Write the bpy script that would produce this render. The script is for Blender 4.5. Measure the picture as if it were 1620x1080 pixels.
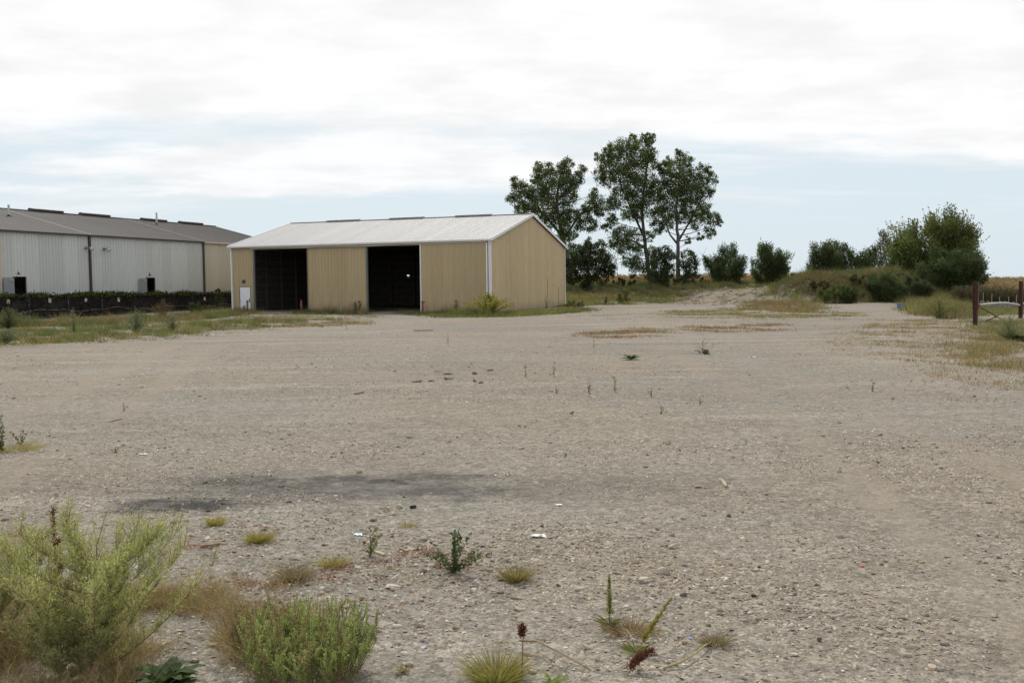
import bpy, math, random
import numpy as np
from mathutils import Vector, Matrix

random.seed(7)
RNG = np.random.default_rng(11)
for o in list(bpy.data.objects):
    bpy.data.objects.remove(o)
SC = bpy.context.scene
COL = SC.collection

# ------------------------------------------------------------------ camera
FPX, PITCH, ROLL, CAMH = 1507.7, 0.0569, -0.0101, 2.1
cp, sp, cr, sr = math.cos(PITCH), math.sin(PITCH), math.cos(ROLL), math.sin(ROLL)
FWD = Vector((0, cp, -sp)); UP0 = Vector((0, sp, cp)); RT0 = Vector((1, 0, 0))
RT = RT0 * cr + UP0 * sr
UP = RT0 * -sr + UP0 * cr
cam_data = bpy.data.cameras.new('camera')
cam_data.sensor_fit = 'HORIZONTAL'; cam_data.sensor_width = 36.0
cam_data.lens = 36.0 * FPX / 1620.0
cam_data.clip_start = 0.1; cam_data.clip_end = 9000
cam = bpy.data.objects.new('camera', cam_data); COL.objects.link(cam)
cam.matrix_world = Matrix(((RT.x, UP.x, -FWD.x, 0), (RT.y, UP.y, -FWD.y, 0), (RT.z, UP.z, -FWD.z, CAMH), (0, 0, 0, 1)))
SC.camera = cam

# ------------------------------------------------------------------ sky, sun, exposure
SUN_EL, SUN_AZ = math.radians(50), math.radians(-13)      # azimuth from +Y towards +X
world = bpy.data.worlds.new('World'); SC.world = world; world.use_nodes = True
wt = world.node_tree; wt.nodes.clear()
def wn(t, **k):
    n = wt.nodes.new(t)
    for a, b in k.items(): setattr(n, a, b)
    return n
def wl(a, b): wt.links.new(a, b)
def wmath(op, a, b=None, c=None, clamp=False):
    n = wn('ShaderNodeMath', operation=op); n.use_clamp = clamp
    for i, v in enumerate((a, b, c)):
        if v is None: continue
        if isinstance(v, (int, float)): n.inputs[i].default_value = v
        else: wl(v, n.inputs[i])
    return n.outputs[0]
sky = wn('ShaderNodeTexSky', sky_type='NISHITA'); sky.sun_disc = False
sky.sun_elevation = SUN_EL; sky.sun_rotation = SUN_AZ
sky.air_density = 1.0; sky.dust_density = 2.0; sky.ozone_density = 1.0; sky.altitude = 200
tc = wn('ShaderNodeTexCoord'); sep = wn('ShaderNodeSeparateXYZ'); wl(tc.outputs['Generated'], sep.inputs[0])
dx, dy, dz = sep.outputs
zc = wmath('MAXIMUM', dz, 0.0); zz = wmath('ADD', zc, 0.10)
qx = wmath('DIVIDE', dx, zz); qy = wmath('DIVIDE', dy, zz)
comb = wn('ShaderNodeCombineXYZ'); wl(qx, comb.inputs[0]); wl(qy, comb.inputs[1])
def wnoise(scale, detail, rough, vec, off=(0, 0, 0), sc=(1, 1, 1)):
    mp = wn('ShaderNodeMapping'); wl(vec, mp.inputs[0]); mp.inputs[1].default_value = off; mp.inputs[3].default_value = sc
    n = wn('ShaderNodeTexNoise'); n.inputs['Scale'].default_value = scale; n.inputs['Detail'].default_value = detail
    n.inputs['Roughness'].default_value = rough; wl(mp.outputs[0], n.inputs['Vector']); return n.outputs['Fac']
def wramp(v, lo, hi, clamp=True):
    n = wn('ShaderNodeMapRange', interpolation_type='SMOOTHSTEP'); wl(v, n.inputs[0])
    n.inputs[1].default_value = lo; n.inputs[2].default_value = hi; return n.outputs[0]
# one cloud sheet overhead whose ragged far edge lies beyond the trees, thin streaks beyond the edge
nA = wnoise(1.5, 9, 0.62, comb.outputs[0], (3.1, 1.7, 0), (0.7, 1, 1))
nB = wnoise(1.3, 7, 0.6, comb.outputs[0], (9.0, 4.0, 0), (0.35, 1, 1))
nC = wnoise(2.6, 9, 0.56, comb.outputs[0], (0.3, 8.0, 0), (0.8, 1, 1))
edge = wmath('ADD', wmath('ADD', qy, wmath('MULTIPLY', wmath('SUBTRACT', nA, 0.5), 1.3)), wmath('MULTIPLY', qx, -0.16))
sheet_c = wmath('SUBTRACT', 1.0, wramp(edge, 3.58, 4.08))
# one long detached cloud bank beyond the edge of the sheet
bx_ = wmath('DIVIDE', wmath('SUBTRACT', qx, -0.75), 1.45); by_ = wmath('DIVIDE', wmath('SUBTRACT', qy, 4.42), 0.62)
bd_ = wmath('ADD', wmath('SQRT', wmath('ADD', wmath('MULTIPLY', bx_, bx_), wmath('MULTIPLY', by_, by_))), wmath('MULTIPLY', wmath('SUBTRACT', nA, 0.5), 2.6))
bank = wmath('SUBTRACT', 1.0, wramp(bd_, 0.55, 1.25))
streak = wmath('MULTIPLY', wramp(nB, 0.46, 0.66), wmath('SUBTRACT', 1.0, wramp(qy, 4.6, 6.2)))
cov = wmath('MAXIMUM', wmath('MAXIMUM', sheet_c, wmath('MULTIPLY', bank, 0.9)), wmath('MULTIPLY', streak, 0.5), clamp=True)
thick = wramp(nC, 0.30, 0.62)
cl_val = wmath('ADD', 0.905, wmath('MULTIPLY', thick, 0.115))
ccol = wn('ShaderNodeCombineXYZ')
wl(cl_val, ccol.inputs[0]); wl(wmath('MULTIPLY', cl_val, 1.0), ccol.inputs[1]); wl(wmath('MULTIPLY', cl_val, 1.005), ccol.inputs[2])
bg_sky = wn('ShaderNodeBackground'); wl(sky.outputs[0], bg_sky.inputs[0]); bg_sky.inputs[1].default_value = 0.075
bg_haze = wn('ShaderNodeBackground'); bg_haze.inputs[0].default_value = (0.745, 0.85, 0.915, 1); bg_haze.inputs[1].default_value = 1.0
bg_cl = wn('ShaderNodeBackground'); wl(ccol.outputs[0], bg_cl.inputs[0]); bg_cl.inputs[1].default_value = 1.0
mh = wn('ShaderNodeMixShader'); mh.inputs[0].default_value = 0.9
wl(bg_sky.outputs[0], mh.inputs[1]); wl(bg_haze.outputs[0], mh.inputs[2])
mc = wn('ShaderNodeMixShader'); wl(cov, mc.inputs[0]); wl(mh.outputs[0], mc.inputs[1]); wl(bg_cl.outputs[0], mc.inputs[2])
wo = wn('ShaderNodeOutputWorld'); wl(mc.outputs[0], wo.inputs[0])

sun_d = bpy.data.lights.new('sun', 'SUN'); sun_d.energy = 3.1; sun_d.angle = math.radians(1.2); sun_d.color = (1.0, 0.94, 0.84)
sun = bpy.data.objects.new('sun', sun_d); COL.objects.link(sun)
sdir = Vector((math.cos(SUN_EL) * math.sin(SUN_AZ), math.cos(SUN_EL) * math.cos(SUN_AZ), math.sin(SUN_EL)))
sun.rotation_euler = (-sdir).to_track_quat('-Z', 'Y').to_euler(); sun.location = sdir * 200
SC.view_settings.view_transform = 'Standard'; SC.view_settings.look = 'None'
SC.view_settings.gamma = 1; SC.view_settings.use_curve_mapping = False
SC.view_settings.exposure = 0.0

# ------------------------------------------------------------------ helpers: materials
def new_mat(name):
    m = bpy.data.materials.new(name); m.use_nodes = True
    nt = m.node_tree; nt.nodes.clear()
    out = nt.nodes.new('ShaderNodeOutputMaterial'); b = nt.nodes.new('ShaderNodeBsdfPrincipled')
    nt.links.new(b.outputs[0], out.inputs[0])
    return m, nt, b, out
class NT:
    """small node helper"""
    def __init__(s, nt): s.nt = nt
    def n(s, t, **k):
        n = s.nt.nodes.new(t)
        for a, b in k.items(): setattr(n, a, b)
        return n
    def set(s, n, i, v):
        if isinstance(v, (int, float, tuple)): n.inputs[i].default_value = v
        else: s.nt.links.new(v, n.inputs[i])
    def math(s, op, a, b=0.0, clamp=False):
        n = s.n('ShaderNodeMath', operation=op); n.use_clamp = clamp
        s.set(n, 0, a); s.set(n, 1, b); return n.outputs[0]
    def noise(s, scale, detail=4, rough=.55, sc=(1, 1, 1), off=(0, 0, 0), coord='Object'):
        c = s.n('ShaderNodeTexCoord'); mp = s.n('ShaderNodeMapping'); s.nt.links.new(c.outputs[coord], mp.inputs[0])
        mp.inputs[1].default_value = off; mp.inputs[3].default_value = sc
        n = s.n('ShaderNodeTexNoise'); n.inputs['Scale'].default_value = scale; n.inputs['Detail'].default_value = detail
        n.inputs['Roughness'].default_value = rough; s.nt.links.new(mp.outputs[0], n.inputs['Vector']); return n.outputs['Fac']
    def voro(s, scale, feature='F1', sc=(1, 1, 1), rnd=1.0):
        c = s.n('ShaderNodeTexCoord'); mp = s.n('ShaderNodeMapping'); s.nt.links.new(c.outputs['Object'], mp.inputs[0]); mp.inputs[3].default_value = sc
        n = s.n('ShaderNodeTexVoronoi', feature=feature); n.inputs['Scale'].default_value = scale; n.inputs['Randomness'].default_value = rnd
        s.nt.links.new(mp.outputs[0], n.inputs['Vector']); return n
    def ramp(s, v, lo, hi, a=0.0, b=1.0):
        n = s.n('ShaderNodeMapRange', interpolation_type='SMOOTHSTEP'); s.set(n, 0, v)
        for i, q in enumerate((lo, hi, a, b)): n.inputs[i + 1].default_value = q
        return n.outputs[0]
    def mix(s, f, a, b, blend='MIX'):
        n = s.n('ShaderNodeMix', data_type='RGBA', blend_type=blend)
        for i, v in ((0, f), (6, a), (7, b)):
            if isinstance(v, tuple) and len(v) == 3: v = v + (1,)
            s.set(n, i, v)
        return n.outputs[2]
    def bump(s, h, strength, dist, prev=None):
        n = s.n('ShaderNodeBump'); n.inputs['Strength'].default_value = strength; n.inputs['Distance'].default_value = dist
        s.set(n, 'Height', h)
        if prev is not None: s.nt.links.new(prev, n.inputs['Normal'])
        return n.outputs[0]
def painted(name, col, rough=.5, metal=0.0, dirt=(.25, .2, .14), dirt_amt=.35, streak=True, var=.12, splash=0.0):
    m, nt, b, _ = new_mat(name); N = NT(nt)
    a = N.noise(1.3, 5); c = N.noise(7, 5, .6, (1, 1, .06) if streak else (1, 1, 1)); f = N.noise(40, 3)
    k = N.mix(N.math('MULTIPLY', N.ramp(c, .45, .8), dirt_amt), tuple(col), tuple(dirt))
    k = N.mix(N.math('MULTIPLY', N.ramp(a, .3, .75), var), k, tuple(x * .55 for x in col))
    oi = N.n('ShaderNodeObjectInfo'); mr = N.n('ShaderNodeMapRange'); N.set(mr, 0, oi.outputs['Random']); mr.inputs[3].default_value = .93; mr.inputs[4].default_value = 1.06
    hv = N.n('ShaderNodeHueSaturation'); N.set(hv, 'Value', mr.outputs[0]); nt.links.new(k, hv.inputs['Color']); k = hv.outputs[0]
    if splash:
        tcz = N.n('ShaderNodeTexCoord'); sz_ = N.n('ShaderNodeSeparateXYZ'); nt.links.new(tcz.outputs['Object'], sz_.inputs[0])
        lvl = N.math('ADD', sz_.outputs[2], N.math('MULTIPLY', N.math('SUBTRACT', c, .5), -1.6))
        k = N.mix(N.ramp(lvl, .05, 1.0, splash, 0), k, (.20, .165, .12))
    N.set(b, 'Base Color', k); b.inputs['Metallic'].default_value = metal
    N.set(b, 'Roughness', N.math('ADD', N.math('MULTIPLY', a, .2), rough - .1))
    N.set(b, 'Normal', N.bump(f, .12, .01))
    return m
def simple(name, col, rough=.8, var=.3, scale=6, metal=0.0, bump=.3):
    m, nt, b, _ = new_mat(name); N = NT(nt)
    a = N.noise(scale, 6, .65); k = N.mix(N.ramp(a, .25, .75), tuple(x * (1 - var) for x in col), tuple(min(1, x * (1 + var)) for x in col))
    N.set(b, 'Base Color', k); b.inputs['Roughness'].default_value = rough; b.inputs['Metallic'].default_value = metal
    if bump: N.set(b, 'Normal', N.bump(N.noise(scale * 5, 4), bump, .01))
    return m
def foliage_mat(name, trans=.35, rough=.6):
    m, nt, b, out = new_mat(name); N = NT(nt)
    at = N.n('ShaderNodeAttribute', attribute_name='col')
    nt.links.new(at.outputs['Color'], b.inputs['Base Color']); b.inputs['Roughness'].default_value = rough
    b.inputs['Specular IOR Level'].default_value = .3
    t = N.n('ShaderNodeBsdfTranslucent'); hs = N.n('ShaderNodeHueSaturation'); hs.inputs['Value'].default_value = 1.25; hs.inputs['Saturation'].default_value = 1.1
    nt.links.new(at.outputs['Color'], hs.inputs['Color']); nt.links.new(hs.outputs[0], t.inputs[0])
    mx = N.n('ShaderNodeMixShader'); mx.inputs[0].default_value = trans
    nt.links.new(b.outputs[0], mx.inputs[1]); nt.links.new(t.outputs[0], mx.inputs[2]); nt.links.new(mx.outputs[0], out.inputs[0])
    return m
def vcol_mat(name, rough=.85, bump=.4, scale=60):
    m, nt, b, _ = new_mat(name); N = NT(nt)
    at = N.n('ShaderNodeAttribute', attribute_name='col')
    a = N.noise(scale, 4, .6)
    k = N.mix(N.ramp(a, .3, .75), at.outputs['Color'], N.mix(1.0, at.outputs['Color'], (.62, .6, .56), 'MULTIPLY'))
    N.set(b, 'Base Color', k); b.inputs['Roughness'].default_value = rough
    N.set(b, 'Normal', N.bump(a, bump, .006)); return m

MT = {}
MT['leaf'] = foliage_mat('leaf', .42); MT['grass'] = foliage_mat('grass', .4, .7)
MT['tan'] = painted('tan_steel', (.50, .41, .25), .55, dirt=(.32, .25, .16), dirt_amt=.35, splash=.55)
MT['tan_front'] = painted('darker_tan_steel', (.38, .305, .18), .6, dirt=(.25, .19, .12), dirt_amt=.45, splash=.5)  # front wall sheets: a darker tan than the gables and back
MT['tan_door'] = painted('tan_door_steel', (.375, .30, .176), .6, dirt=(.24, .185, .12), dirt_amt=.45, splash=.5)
MT['white_trim'] = painted('white_trim', (.68, .70, .72), .45, dirt=(.4, .38, .34), dirt_amt=.3)
MT['white_door'] = painted('white_door_paint', (.72, .75, .80), .45, dirt=(.5, .5, .5), dirt_amt=.15, streak=False, var=.05)
MT['roof_white'] = painted('galvalume_roof', (.335, .338, .345), .65, .0, dirt=(.30, .29, .29), dirt_amt=.25, var=.06)
MT['roof_grey'] = painted('brown_grey_roof', (.085, .078, .077), .75, .0, dirt=(.05, .045, .045), dirt_amt=.5, var=.1)
MT['cream'] = painted('pale_steel', (.49, .515, .515), .5, dirt=(.36, .35, .3), dirt_amt=.3)
MT['cream_tan'] = painted('cream_steel', (.50, .475, .395), .5, dirt=(.36, .33, .26), dirt_amt=.3)
MT['brown'] = painted('dark_brown_trim', (.035, .028, .026), .5, dirt=(.06, .05, .05))
MT['green_trim'] = painted('dark_green_trim', (.09, .11, .105), .5)
MT['door_grey'] = painted('grey_door', (.21, .23, .25), .45, dirt=(.14, .14, .15), dirt_amt=.2, streak=False)
MT['dull_steel'] = simple('weathered_fence_steel', (.10, .10, .10), .7, .25, 20, .0, .1)
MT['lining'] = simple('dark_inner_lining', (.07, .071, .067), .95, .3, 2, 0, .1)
MT['seam'] = simple('dull_seam_steel', (.20, .19, .185), .7, .2, 8, 0, 0)
MT['vent'] = simple('grey_vent_steel', (.34, .36, .385), .7, .15, 8, 0, 0)
MT['galv'] = simple('galvanised_steel', (.42, .43, .44), .5, .2, 20, .5, .1)
MT['liner'] = painted('inner_steel', (.20, .205, .20), .6, .0, dirt=(.1, .09, .08))
MT['wood'] = simple('old_lumber', (.13, .095, .065), .85, .4, 8)
MT['rust'] = simple('red_brown_rust', (.062, .023, .015), .8, .55, 9)
MT['rust_pipe'] = simple('rusty_red_pipe', (.17, .05, .045), .75, .45, 9)
MT['black'] = simple('black_fabric', (.022, .019, .017), .95, .7, 1.5)
MT['hinge'] = simple('dark_hardware', (.03, .03, .032), .5, .2, 20)
MT['bark'] = simple('bark', (.07, .06, .05), .95, .5, 5, 0, .8)
MT['bark_pale'] = simple('pale_bark', (.085, .075, .065), .95, .45, 5, 0, .8)
MT['concrete'] = simple('concrete', (.36, .34, .31), .9, .25, 3)
MT['stone'] = vcol_mat('limestone')
MT['blue'] = simple('blue_plastic', (.03, .13, .42), .45, .15, 8)
MT['driftwood'] = simple('weathered_wood', (.30, .24, .17), .9, .35, 14)
MT['paper'] = simple('paper_scrap', (.78, .78, .76), .8, .08, 10, 0, .1)
MT['sign'] = simple('pale_sign_face', (.50, .49, .45), .6, .1, 10, 0, 0)
MT['glass'] = simple('lamp_glass', (.55, .58, .6), .2, .05, 10, 0, 0)
MT['board'] = simple('grey_boards', (.20, .19, .185), .9, .35, 4)

# ------------------------------------------------------------------ helpers: geometry
def link(name, me, mat, parent=None, loc=None):
    o = bpy.data.objects.new(name, me); COL.objects.link(o)
    if mat is not None and len(me.materials) == 0: me.materials.append(mat)
    if parent is not None: o.parent = parent
    if loc is not None: o.location = loc
    return o
class MB:
    def __init__(s): s.v = []; s.f = []
    def poly(s, pts):
        i = len(s.v); s.v.extend([tuple(p) for p in pts]); s.f.append(tuple(range(i, i + len(pts)))); return s
    def box(s, a, b):
        x0, y0, z0 = a; x1, y1, z1 = b
        P = [(x0, y0, z0), (x1, y0, z0), (x1, y1, z0), (x0, y1, z0), (x0, y0, z1), (x1, y0, z1), (x1, y1, z1), (x0, y1, z1)]
        i = len(s.v); s.v += P
        for q in ((0, 3, 2, 1), (4, 5, 6, 7), (0, 1, 5, 4), (1, 2, 6, 5), (2, 3, 7, 6), (3, 0, 4, 7)): s.f.append(tuple(i + k for k in q))
        return s
    def bar(s, p, q, w, h, up=(0, 0, 1)):
        p = Vector(p); q = Vector(q); d = (q - p).normalized(); u = Vector(up)
        if abs(d.dot(u)) > .98: u = Vector((0, 1, 0))
        x = d.cross(u).normalized(); y = x.cross(d).normalized(); i = len(s.v)
        for c in (p, q):
            for a, b in ((-1, -1), (1, -1), (1, 1), (-1, 1)): s.v.append(tuple(c + x * a * w / 2 + y * b * h / 2))
        for f in ((0, 1, 2, 3), (7, 6, 5, 4), (0, 4, 5, 1), (1, 5, 6, 2), (2, 6, 7, 3), (3, 7, 4, 0)): s.f.append(tuple(i + k for k in f))
        return s
    def tube(s, pts, rad, n=6, cap=True):
        pts = [Vector(p) for p in pts]
        if not hasattr(rad, '__len__'): rad = [rad] * len(pts)
        i0 = len(s.v); prev = None
        for k, p in enumerate(pts):
            d = (pts[min(k + 1, len(pts) - 1)] - pts[max(k - 1, 0)]).normalized()
            if prev is None:
                u = Vector((1, 0, 0)) if abs(d.x) < .9 else Vector((0, 1, 0)); x = d.cross(u).normalized()
            else:
                x = (prev - d * prev.dot(d)).normalized()
            prev = x; y = d.cross(x)
            for j in range(n):
                a = 2 * math.pi * j / n; s.v.append(tuple(p + (x * math.cos(a) + y * math.sin(a)) * rad[k]))
        for k in range(len(pts) - 1):
            for j in range(n):
                a = i0 + k * n + j; b = i0 + k * n + (j + 1) % n; s.f.append((a, b, b + n, a + n))
        if cap:
            s.f.append(tuple(i0 + j for j in reversed(range(n)))); s.f.append(tuple(i0 + (len(pts) - 1) * n + j for j in range(n)))
        return s
    def build(s, name, mat, parent=None, smooth=False, loc=None):
        me = bpy.data.meshes.new(name); me.from_pydata(s.v, [], s.f)
        if smooth: me.polygons.foreach_set('use_smooth', [True] * len(me.polygons))
        me.update(); return link(name, me, mat, parent, loc)

class Soup:
    """loose quads and triangles with one colour each, collected as arrays"""
    def __init__(s): s.P = []
    def add(s, V, C):
        V = np.asarray(V, np.float32); C = np.asarray(C, np.float32)
        if C.ndim == 1: C = np.repeat(C[None], len(V), 0)
        if len(V): s.P.append((V, C))
        return s
    def build(s, name, mat, parent=None, origin=(0, 0, 0)):
        me = bpy.data.meshes.new(name)
        V = np.concatenate([p[0].reshape(-1, 3) for p in s.P]) - np.asarray(origin, np.float32)
        sizes = np.concatenate([np.full(len(p[0]), p[0].shape[1], np.int32) for p in s.P])
        C = np.concatenate([np.repeat(p[1], p[0].shape[1], 0) for p in s.P])
        starts = np.concatenate([[0], np.cumsum(sizes)[:-1]]).astype(np.int32)
        me.vertices.add(len(V)); me.vertices.foreach_set('co', V.ravel())
        me.loops.add(len(V)); me.loops.foreach_set('vertex_index', np.arange(len(V), dtype=np.int32))
        me.polygons.add(len(sizes)); me.polygons.foreach_set('loop_start', starts)
        at = me.color_attributes.new('col', 'FLOAT_COLOR', 'POINT')
        at.data.foreach_set('color', np.concatenate([C, np.ones((len(C), 1), np.float32)], 1).ravel())
        me.update(calc_edges=True)
        o = link(name, me, mat, parent); return o
def nrm(a): return a / np.maximum(np.linalg.norm(a, axis=-1, keepdims=True), 1e-9)
def rnd_dirs(n, rng=RNG): return nrm(rng.normal(size=(n, 3)))
def vary(col, n, amt=.25, rng=RNG, hue=.1):
    c = np.asarray(col, float)[None] * (1 + rng.uniform(-amt, amt, (n, 1))) * (1 + rng.uniform(-hue, hue, (n, 3)))
    return np.clip(c, .004, .95)
def blades(S, base, vec, width, col, bend=None, near=True):
    """tapered grass blades: quad + tip triangle (near) or one triangle (far)"""
    base = np.asarray(base, float); vec = np.asarray(vec, float); n = len(base)
    width = np.broadcast_to(np.asarray(width, float), (n,))[:, None]
    side = nrm(np.cross(vec, rnd_dirs(n))) * width / 2
    tip = base + vec if bend is None else base + vec + bend
    if near:
        mid = base + vec * .55 + (0 if bend is None else bend * .2)
        S.add(np.stack([base - side, base + side, mid + side * .75, mid - side * .75], 1), col)
        S.add(np.stack([mid - side * .75, mid + side * .75, tip], 1), col)
    else:
        S.add(np.stack([base - side, base + side, tip], 1), col)
def leaves(S, base, axis, length, width, col, normal=None):
    """pointed leaves: four-corner diamonds, widest before the middle"""
    n = len(base); axis = nrm(np.asarray(axis, float))
    L = np.broadcast_to(np.asarray(length, float), (n,))[:, None]; W = np.broadcast_to(np.asarray(width, float), (n,))[:, None]
    side = nrm(np.cross(axis, rnd_dirs(n) if normal is None else normal)) * W / 2
    S.add(np.stack([base, base + axis * L * .42 + side, base + axis * L, base + axis * L * .42 - side], 1), col)

def tag(o, label=None, cat=None, group=None, kind=None):
    if label: o['label'] = label
    if cat: o['category'] = cat
    if group: o['group'] = group
    if kind: o['kind'] = kind
    return o
def thing(name, label, cat, loc=(0, 0, 0), rz=0.0, group=None):
    o = bpy.data.objects.new(name, None); COL.objects.link(o); o.empty_display_size = .3
    o.location = loc; o.rotation_euler = (0, 0, rz); return tag(o, label, cat, group)

# ------------------------------------------------------------------ terrain
def sst(a, b, x):
    t = np.clip((np.asarray(x, float) - a) / (b - a), 0, 1); return t * t * (3 - 2 * t)
def tz(x, y):
    x = np.asarray(x, float); y = np.asarray(y, float)
    w = sst(9.0, -2.0, x - .47 * y)                       # 1 in the middle, 0 towards the low field on the right
    zc = .2 * sst(74, 90, y) + 2.25 * sst(97, 131, y) + .75 * sst(135, 300, y)
    zr = -.35 * sst(52, 76, y) + 2.0 * sst(84, 320, y)
    z = zc * w + zr * (1 - w)
    def hump(cx, cy, rx, ry, h, p=1.6):
        d = ((x - cx) / rx) ** 2 + ((y - cy) / ry) ** 2
        return h * np.exp(-d ** p)
    z = z + hump(37.0, 103, 9.5, 7, 2.35) + hump(31.0, 100, 3.2, 3.5, .9) + hump(24.5, 110, 5, 7, .75) + hump(46, 104, 9, 9, .8)
    z = z + .05 * np.sin(x * .9 + 1.3 * np.sin(y * .37)) * np.sin(y * .55 + .7) * sst(60, 95, y)
    z = z + (.10 * np.sin(x * 1.7 + 2 * np.sin(y * .9)) * np.sin(y * 1.3 + x * .4) + .07 * np.sin(x * 3.7 + y * 1.1) * np.sin(y * 2.9)) * sst(94, 104, y) * sst(145, 125, y)
    z = z + .012 * np.sin(x * 2.3 + np.sin(y * 1.1)) * np.sin(y * 1.7 + .4 * x) + .02 * np.sin(x * .5 + 2) * np.sin(y * .43)
    return z
def ray(px, py):
    X = (px - 810.0) / FPX; Y = (540.0 - py) / FPX
    return RT * X + UP * Y + FWD
CAMP = Vector((0, 0, CAMH))
def at_y(px, py, Y):
    d = ray(px, py); return CAMP + d * (Y / d.y)
def gnd(px, py):
    d = ray(px, py); t = 2.0; prev = 2.0
    while t < 600:
        p = CAMP + d * t
        if p.z < float(tz(p.x, p.y)): break
        prev = t; t *= 1.01
    for _ in range(25):
        m = (prev + t) / 2; p = CAMP + d * m
        if p.z < float(tz(p.x, p.y)): t = m
        else: prev = m
    p = CAMP + d * t; return Vector((p.x, p.y, float(tz(p.x, p.y))))
def proj(p):
    q = Vector(p) - CAMP; d = q.dot(FWD); return 810 + FPX * q.dot(RT) / d, 540 - FPX * q.dot(UP) / d
def line_t(P, D, px, lo=-60, hi=60):
    """distance along a world line at which it passes pixel column px"""
    P = Vector(P); D = Vector(D)
    for _ in range(60):
        m = (lo + hi) / 2
        if proj(P + D * m)[0] < px: lo = m
        else: hi = m
    return lo
def in_poly(x, y, poly):
    c = np.zeros(x.shape, bool); n = len(poly)
    for i in range(n):
        x1, y1 = poly[i]; x2, y2 = poly[(i + 1) % n]
        hit = ((y1 > y) != (y2 > y)) & (x < (x2 - x1) * (y - y1) / (y2 - y1 + 1e-12) + x1); c ^= hit
    return c
def scatter(pix_poly, n):
    """n random points on the ground inside a patch outlined by its corners"""
    P = [gnd(*q) for q in pix_poly]; poly = [(p.x, p.y) for p in P]
    xs = [p[0] for p in poly]; ys = [p[1] for p in poly]; out = []
    k = 0
    while k < n:
        x = RNG.uniform(min(xs), max(xs), n * 2); y = RNG.uniform(min(ys), max(ys), n * 2); m = in_poly(x, y, poly)
        out.append(np.stack([x[m], y[m]], 1)); k += int(m.sum())
        if len(out) > 60: break
    p = np.concatenate(out)[:n]; return np.concatenate([p, tz(p[:, 0], p[:, 1])[:, None]], 1)
def patchy(p, f=.6, seed=0.0):
    x, y = p[:, 0], p[:, 1]
    return (np.sin(x * f + seed + 1.7 * np.sin(y * f * .8 + seed)) + np.sin(y * f * 1.9 - seed + 1.3 * np.sin(x * f * 1.3)) + .8 * np.sin(x * f * 3.1 + y * f * 2.3)) / 2.8

# ------------------------------------------------------------------ ground sheet
def axis(knots):
    a = []
    for (p, q, st) in knots: a += list(np.arange(p, q, st))
    return np.array(a + [knots[-1][1]], float)
gx = axis([(-3000, -400, 400), (-400, -80, 20), (-80, -30, 2.0), (-30, -12, 1.0), (-12, 12, .35), (12, 60, .9), (60, 100, 3), (100, 400, 20), (400, 3000, 400)])
gy = axis([(-60, -6, 6), (-6, 2, 1), (2, 16, .3), (16, 40, .6), (40, 86, 1.2), (86, 140, .8), (140, 340, 8), (340, 800, 60), (800, 4000, 400)])
GX, GY = np.meshgrid(gx, gy); GZ = tz(GX, GY)
nx, ny = len(gx), len(gy)
me = bpy.data.meshes.new('ground')
V = np.stack([GX, GY, GZ], -1).reshape(-1, 3)
idx = np.arange(nx * ny).reshape(ny, nx)
F = np.stack([idx[:-1, :-1], idx[:-1, 1:], idx[1:, 1:], idx[1:, :-1]], -1).reshape(-1, 4)
me.vertices.add(len(V)); me.vertices.foreach_set('co', V.astype(np.float32).ravel())
me.loops.add(F.size); me.loops.foreach_set('vertex_index', F.astype(np.int32).ravel())
me.polygons.add(len(F)); me.polygons.foreach_set('loop_start', np.arange(0, F.size, 4, dtype=np.int32))
me.polygons.foreach_set('use_smooth', np.ones(len(F), bool))
zone = me.color_attributes.new('zone', 'FLOAT_COLOR', 'POINT')
zx, zy = V[:, 0], V[:, 1]
u_ = zx - .47 * zy
soil = sst(96, 112, zy) * (1 - .0 * zy)                               # grassy soil of the bank and beyond
soil = np.maximum(soil, sst(-7, 0, u_) * sst(60, 72, zy))
sand = np.exp(-(((zx - 20.5) / 7) ** 2 + ((zy - 102) / 9) ** 2) ** 1.5) + np.exp(-(((zx - 21.5) / 2.6) ** 2 + ((zy - 113) / 6) ** 2) ** 1.5) + np.exp(-(((zx - 30.2) / 2.2) ** 2 + ((zy - 97) / 4) ** 2) ** 1.5) + np.exp(-(((zx - 27.5) / 1.6) ** 2 + ((zy - 120) / 7) ** 2) ** 1.5)
fld = np.maximum(sst(137, 142, zy), sst(0, 3, u_) * sst(78, 84, zy))
zc_ = np.stack([np.clip(sand, 0, 1), soil, fld, np.ones_like(zx)], 1).astype(np.float32)
zone.data.foreach_set('color', zc_.ravel()); me.update(calc_edges=True)

gm, nt, b, _ = new_mat('gravel_yard'); N = NT(nt)
at = N.n('ShaderNodeAttribute', attribute_name='zone'); sepz = N.n('ShaderNodeSeparateColor'); nt.links.new(at.outputs['Color'], sepz.inputs[0])
big = N.noise(.11, 5, .55); mid = N.noise(.9, 6, .6); fine = N.noise(9, 6, .7); band = N.noise(.35, 5, .6, (.25, 1.5, 1), (4, 2, 0))
grit = N.noise(45, 5, .75)
v1 = N.voro(26); v2 = N.voro(70); v3 = N.voro(9)
tan_, grey_, pale_ = (.196, .170, .135), (.164, .151, .129), (.258, .233, .192)
k = N.mix(N.ramp(big, .35, .65), grey_, tan_)
k = N.mix(N.math('MULTIPLY', N.ramp(band, .50, .68), .75), k, pale_)
k = N.mix(N.math('MULTIPLY', N.ramp(mid, .5, .8), .45), k, (.125, .111, .094))
k = N.mix(N.math('MULTIPLY', N.ramp(N.noise(.22, 6, .62, (.5, 1.3, 1), (7, 3, 0)), .45, .62), .55), k, (.206, .195, .171))
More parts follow.
